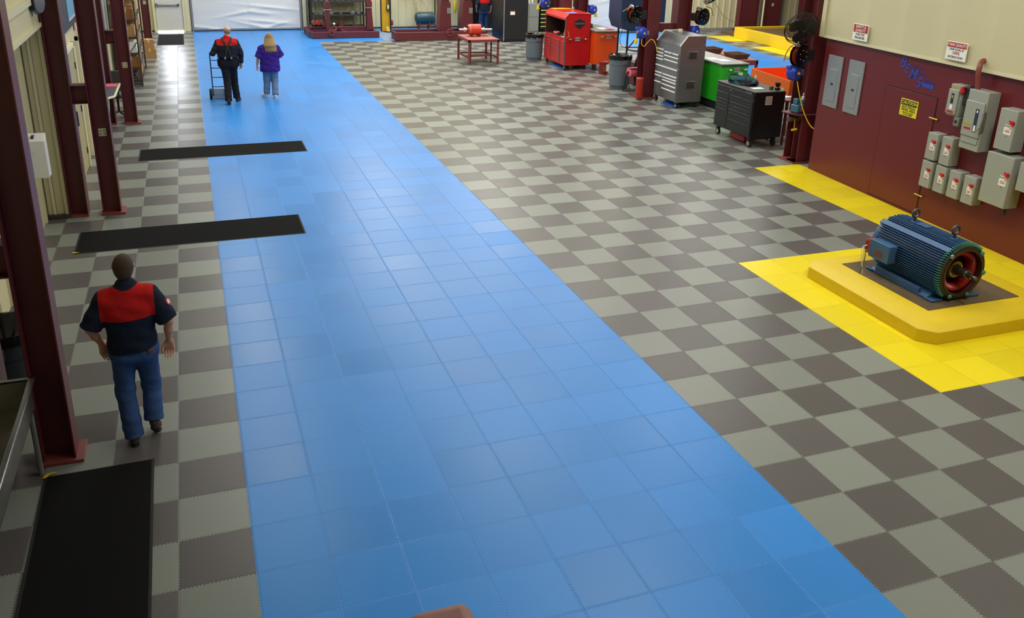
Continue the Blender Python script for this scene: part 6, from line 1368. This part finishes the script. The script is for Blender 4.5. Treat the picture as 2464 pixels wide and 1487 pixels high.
# blue painted lettering
t = wallthing('wall_logo', 'blue slanting BEMS lettering painted on the maroon wall above the door', 'sign', 10.35, 2.03, 0.004)
lb = M('logo_blue', '2546b4', 0.5)
sb = bpy.data.fonts
for ch_, y, z, s_ in (('B', 0.33, 0.33, 0.24), ('E', 0.22, 0.245, 0.2), ('M', 0.07, 0.175, 0.23), ('S', -0.08, 0.07, 0.23)): T3(t, ch_, s_, lb, -0.001, y, z, 1.0, 'logo_letter', 0.25, 0.0008)
lt = M('logo_blue_thin', '3c3c92', 0.6)
for s_, y, z, sz in (('ELECTRIC', -0.0, 0.295, 0.06), ('MOTOR', -0.14, 0.21, 0.06), ('SERVICE', -0.29, 0.12, 0.07)): T3(t, s_, sz, lt, -0.001, y, z, 1.0, 'logo_word', 0.2, 0.0006)
mb = MB(); mb.prism([(-0.12, 0.085), (-0.42, 0.085), (-0.41, 0.02), (-0.2, 0.02)], 'x', -0.002, 0.0); mb.build('logo_bar', lb, t)
# flush panels
for y0, y1, l in ((12.14, 12.55, 'farther'), (11.56, 11.96, 'nearer')):
    t = wallthing('breaker_panel', 'flush grey breaker panel on the maroon wall, %s one of the pair' % l, 'electrical panel', (y0 + y1) / 2, 1.28, 0.003, 'flush breaker panels'); w = (y1 - y0) / 2
    MB().box(-0.02, 0.0, -w, w, 0, 0.93).build('cover', panel_grey, t, bevel=0.003); MB().box(-0.026, -0.02, -w + 0.09, w - 0.09, 0.1, 0.66).build('panel_door', panel_grey, t, bevel=0.003)
    MB().box(-0.032, -0.026, -0.03, 0.03, 0.4, 0.44).build('latch', dark_steel, t, bevel=0.004); MB().box(-0.022, -0.0195, -w + 0.1, w - 0.1, 0.68, 0.695).build('index_slot', M('pale_line', 'b6bcc0', 0.4), t)
    for yy in (-w + 0.04, w - 0.04):
        for zz in (0.05, 0.46, 0.88): MB().sphere((-0.021, yy, zz), 0.008, 8, 6).build('screw', galv, t)
# maroon door
d = bpy.data.objects.new('door_6', None); COL.objects.link(d); d.location = (WX(10.38), 10.38, 0); d.rotation_euler = (0, 0, AW); d['kind'] = 'structure'
MB().box(-0.01, 0.0, -0.575, 0.575, 0.05, 1.93).build('door_leaf', redw, d, bevel=0.004)
gl = M('dark_gap', '2a0f12', 0.7)
mb = MB(); mb.box(-0.004, 0.0, -0.59, -0.575, 0.03, 1.945); mb.box(-0.004, 0.0, 0.575, 0.59, 0.03, 1.945); mb.box(-0.004, 0, -0.59, 0.59, 1.93, 1.945); mb.box(-0.004, 0, -0.59, 0.59, 0.03, 0.05); mb.build('door_gap', gl, d)
br = M('brass', 'b89a3e', 0.3, 0.9)
for z in (0.36, 1.62): MB().cyl((-0.022, -0.5, z), (-0.022, -0.68, z), 0.014, n=12).build('hinge', br, d)

# disconnect boxes
def disconnect(y0, y1, z0, z1, label, depth=0.18, big=False):
    yc = (y0 + y1) / 2; t = wallthing('disconnect_switch', label, 'electrical box', yc, z0, 0.0, 'grey disconnect boxes'); w = (y1 - y0) / 2; h = z1 - z0; x = -depth
    MB().box(x + 0.012, 0, -w, w, 0, h).build('enclosure', grey_box, t, bevel=0.006); MB().box(x, x + 0.012, -w + 0.002, w - 0.002, 0.003, h - 0.003).build('door', grey_box, t, bevel=0.005)
    ls = 0.1 if not big else 0.125; ly = -w + ls * 0.5 + (0.035 if not big else 0.05); lz = h * (0.5 if not big else 0.52)
    lab_ = MB().box(x - 0.002, x, ly - ls * 0.5, ly + ls * 0.5, lz - ls * 0.55, lz + ls * 0.55).build('label', paper, t, bevel=0.001)
    mb = MB(); mb.box(x - 0.003, x - 0.002, ly - ls * 0.3, ly + ls * 0.3, lz - 0.012, lz - 0.004); mb.box(x - 0.003, x - 0.002, ly - ls * 0.35, ly + ls * 0.35, lz - 0.034, lz - 0.024); mb.box(x - 0.003, x - 0.002, ly - ls * 0.42, ly - ls * 0.3, lz + 0.015, lz + 0.035); mb.build('red_print', ink_r, lab_)
    if big: T3(lab_, 'EATON', 0.03, M('ink_navy', '20264a', 0.6), x - 0.003, ly + 0.01, lz + 0.048, 1.0, 'brand_lettering')
    MB().cyl((x - 0.002, ly, lz - ls * 0.75), (x + 0.002, ly, lz - ls * 0.75), 0.012, n=12).build('latch', galv, t)
    kz = lz + ls * 0.85; ky = -w + 0.045
    k = MB().cyl((x - 0.03, ky, kz), (x, ky, kz), 0.024 if not big else 0.032, n=16).build('rotary_knob', M('knob_red', 'c8151b', 0.35), t, bevel=0.004)
    g = 0.03 if not big else 0.04
    mb = MB(); mb.prism([(-g * 1.2, -0.012), (g * 1.2, -0.012), (g * 1.2, 0.012), (-g * 1.2, 0.012)], 'x', x - 0.045, x - 0.03); mb.m = Matrix.Identity(4); 
    for v in mb.bm.verts:
        a = 0.8; p, q = v.co.y, v.co.z; v.co.y = p * math.cos(a) - q * math.sin(a) + ky; v.co.z = p * math.sin(a) + q * math.cos(a) + kz
    mb.build('knob_bar', M('knob_red', 'c8151b'), k, bevel=0.003)
    return t
disconnect(9.46, 9.67, 1.03, 1.45, 'small grey disconnect box, left one of the upper pair')
disconnect(9.165, 9.37, 1.02, 1.455, 'small grey disconnect box, right one of the upper pair')
for i, (a, b) in enumerate(((9.46, 9.68), (9.175, 9.385), (8.885, 9.1), (8.59, 8.81))): disconnect(a, b, 0.58, 1.0, 'small grey disconnect box in the lower row of four, %s' % ('leftmost', 'second from left', 'third from left', 'rightmost')[i])
disconnect(8.105, 8.4, 1.52, 2.1, 'large grey disconnect box above the biggest one at the right edge', 0.22, True)
disconnect(7.97, 8.43, 0.735, 1.47, 'biggest grey disconnect box low at the right edge', 0.25, True)
disconnect(7.35, 7.76, 1.5, 2.02, 'grey box cut off by the right edge of the frame, upper one', 0.25, False)
disconnect(7.35, 7.86, 1.06, 1.46, 'grey box cut off by the right edge of the frame, lower one', 0.25, False)
# old switch with plug
t = wallthing('disconnect_switch', 'older grey switch box with red side lever and a plug below', 'electrical box', 9.315, 1.78, 0.0, 'grey disconnect boxes')
MB().box(-0.16, 0, -0.11, 0.11, 0, 0.47).build('enclosure', grey_box, t, bevel=0.008); MB().box(-0.2, -0.16, -0.09, 0.1, 0.03, 0.4).build('door', grey_box, t, bevel=0.01)
MB().box(-0.203, -0.2, -0.02, 0.03, 0.19, 0.34).build('dark_label', ink_k, t); MB().box(-0.204, -0.203, -0.01, 0.02, 0.27, 0.31).build('brand_mark', M('olive_yellow', 'b2a43c', 0.5), t); MB().box(-0.203, -0.2, -0.02, 0.03, 0.1, 0.17).build('white_label', paper, t); MB().box(-0.203, -0.2, -0.06, 0.07, 0.05, 0.08).build('red_label', ink_r, t)
MB().box(-0.163, -0.16, -0.02, 0.1, 0.415, 0.45).build('yellow_sticker', M('olive_yellow', 'b2a43c'), t)
MB().tube([(-0.12, -0.11, 0.36), (-0.17, -0.15, 0.4)], 0.014).build('lever', M('knob_red', 'c8151b'), t); MB().box(-0.19, -0.15, -0.15, -0.1, 0.36, 0.46).build('lever_guard', M('knob_red', 'c8151b'), t, bevel=0.006)
MB().box(-0.12, -0.03, -0.23, -0.11, 0.2, 0.46).build('side_housing', dark_steel, t, bevel=0.01)
p = MB().box(-0.16, -0.06, -0.16, -0.05, -0.14, -0.0).build('receptacle', M('receptacle_grey', '7d817a', 0.5), t, bevel=0.015); MB().cyl((-0.165, -0.105, -0.07), (-0.155, -0.105, -0.07), 0.026, n=14).build('socket', ink_k, p)
# tall main switch
t = wallthing('disconnect_switch', 'tallest grey main switch with a long black handle bracket', 'electrical box', 8.83, 1.38, 0.0, 'grey disconnect boxes')
MB().box(-0.22, 0, -0.18, 0.18, 0, 0.87).build('enclosure', grey_box, t, bevel=0.008); MB().box(-0.25, -0.22, -0.17, 0.17, 0.2, 0.72).build('door', grey_box, t, bevel=0.012); MB().box(-0.235, -0.22, -0.15, 0.15, 0.1, 0.2).build('lower_cover', grey_box, t, bevel=0.008)
MB().box(-0.254, -0.25, -0.1, -0.04, 0.28, 0.62).build('blue_label', M('navy_label', '26304e', 0.5), t); MB().box(-0.256, -0.254, -0.09, -0.055, 0.29, 0.38).build('white_label', paper, t); MB().box(-0.256, -0.254, -0.085, -0.06, 0.565, 0.6).build('brand_mark', paper, t)
MB().box(-0.254, -0.25, 0.0, 0.12, 0.3, 0.33).build('red_label', ink_r, t); MB().box(-0.254, -0.25, -0.0, 0.14, 0.37, 0.405).build('yellow_sticker', M('olive_yellow', 'b2a43c'), t)
MB().box(-0.27, -0.2, -0.2, -0.175, 0.3, 0.6).build('handle_bracket', galv, t, bevel=0.006); MB().tube([(-0.25, -0.19, 0.55), (-0.29, -0.2, 0.38), (-0.3, -0.13, 0.3)], 0.012).build('handle', galv, t)
c_ = MB(); c_.tube(smooth_path([(0.02, -0.02, 1.27), (-0.1, -0.04, 1.26), (-0.16, -0.08, 1.2), (-0.17, -0.09, 1.1), (-0.14, -0.09, 0.98), (-0.12, -0.09, 0.87)]), 0.038, 14); 
o = c_.build('conduit', M('conduit_maroon', '8a4640', 0.45), None); o.location = (WX(8.85), 8.85 + 0.2, 1.38); o.rotation_euler = (0, 0, AW); tag(o, 'curved maroon conduit from the tan wall down to the tall main switch', 'conduit')
o = MB().cyl((0, 0, 0), (0, 0, -0.1), 0.025, n=12).build('cable_gland', ink_k, None); o.location = (WX(8.05) - 0.16, 8.03, 0.735); tag(o, 'black cable gland under the biggest grey disconnect box', 'cable gland')
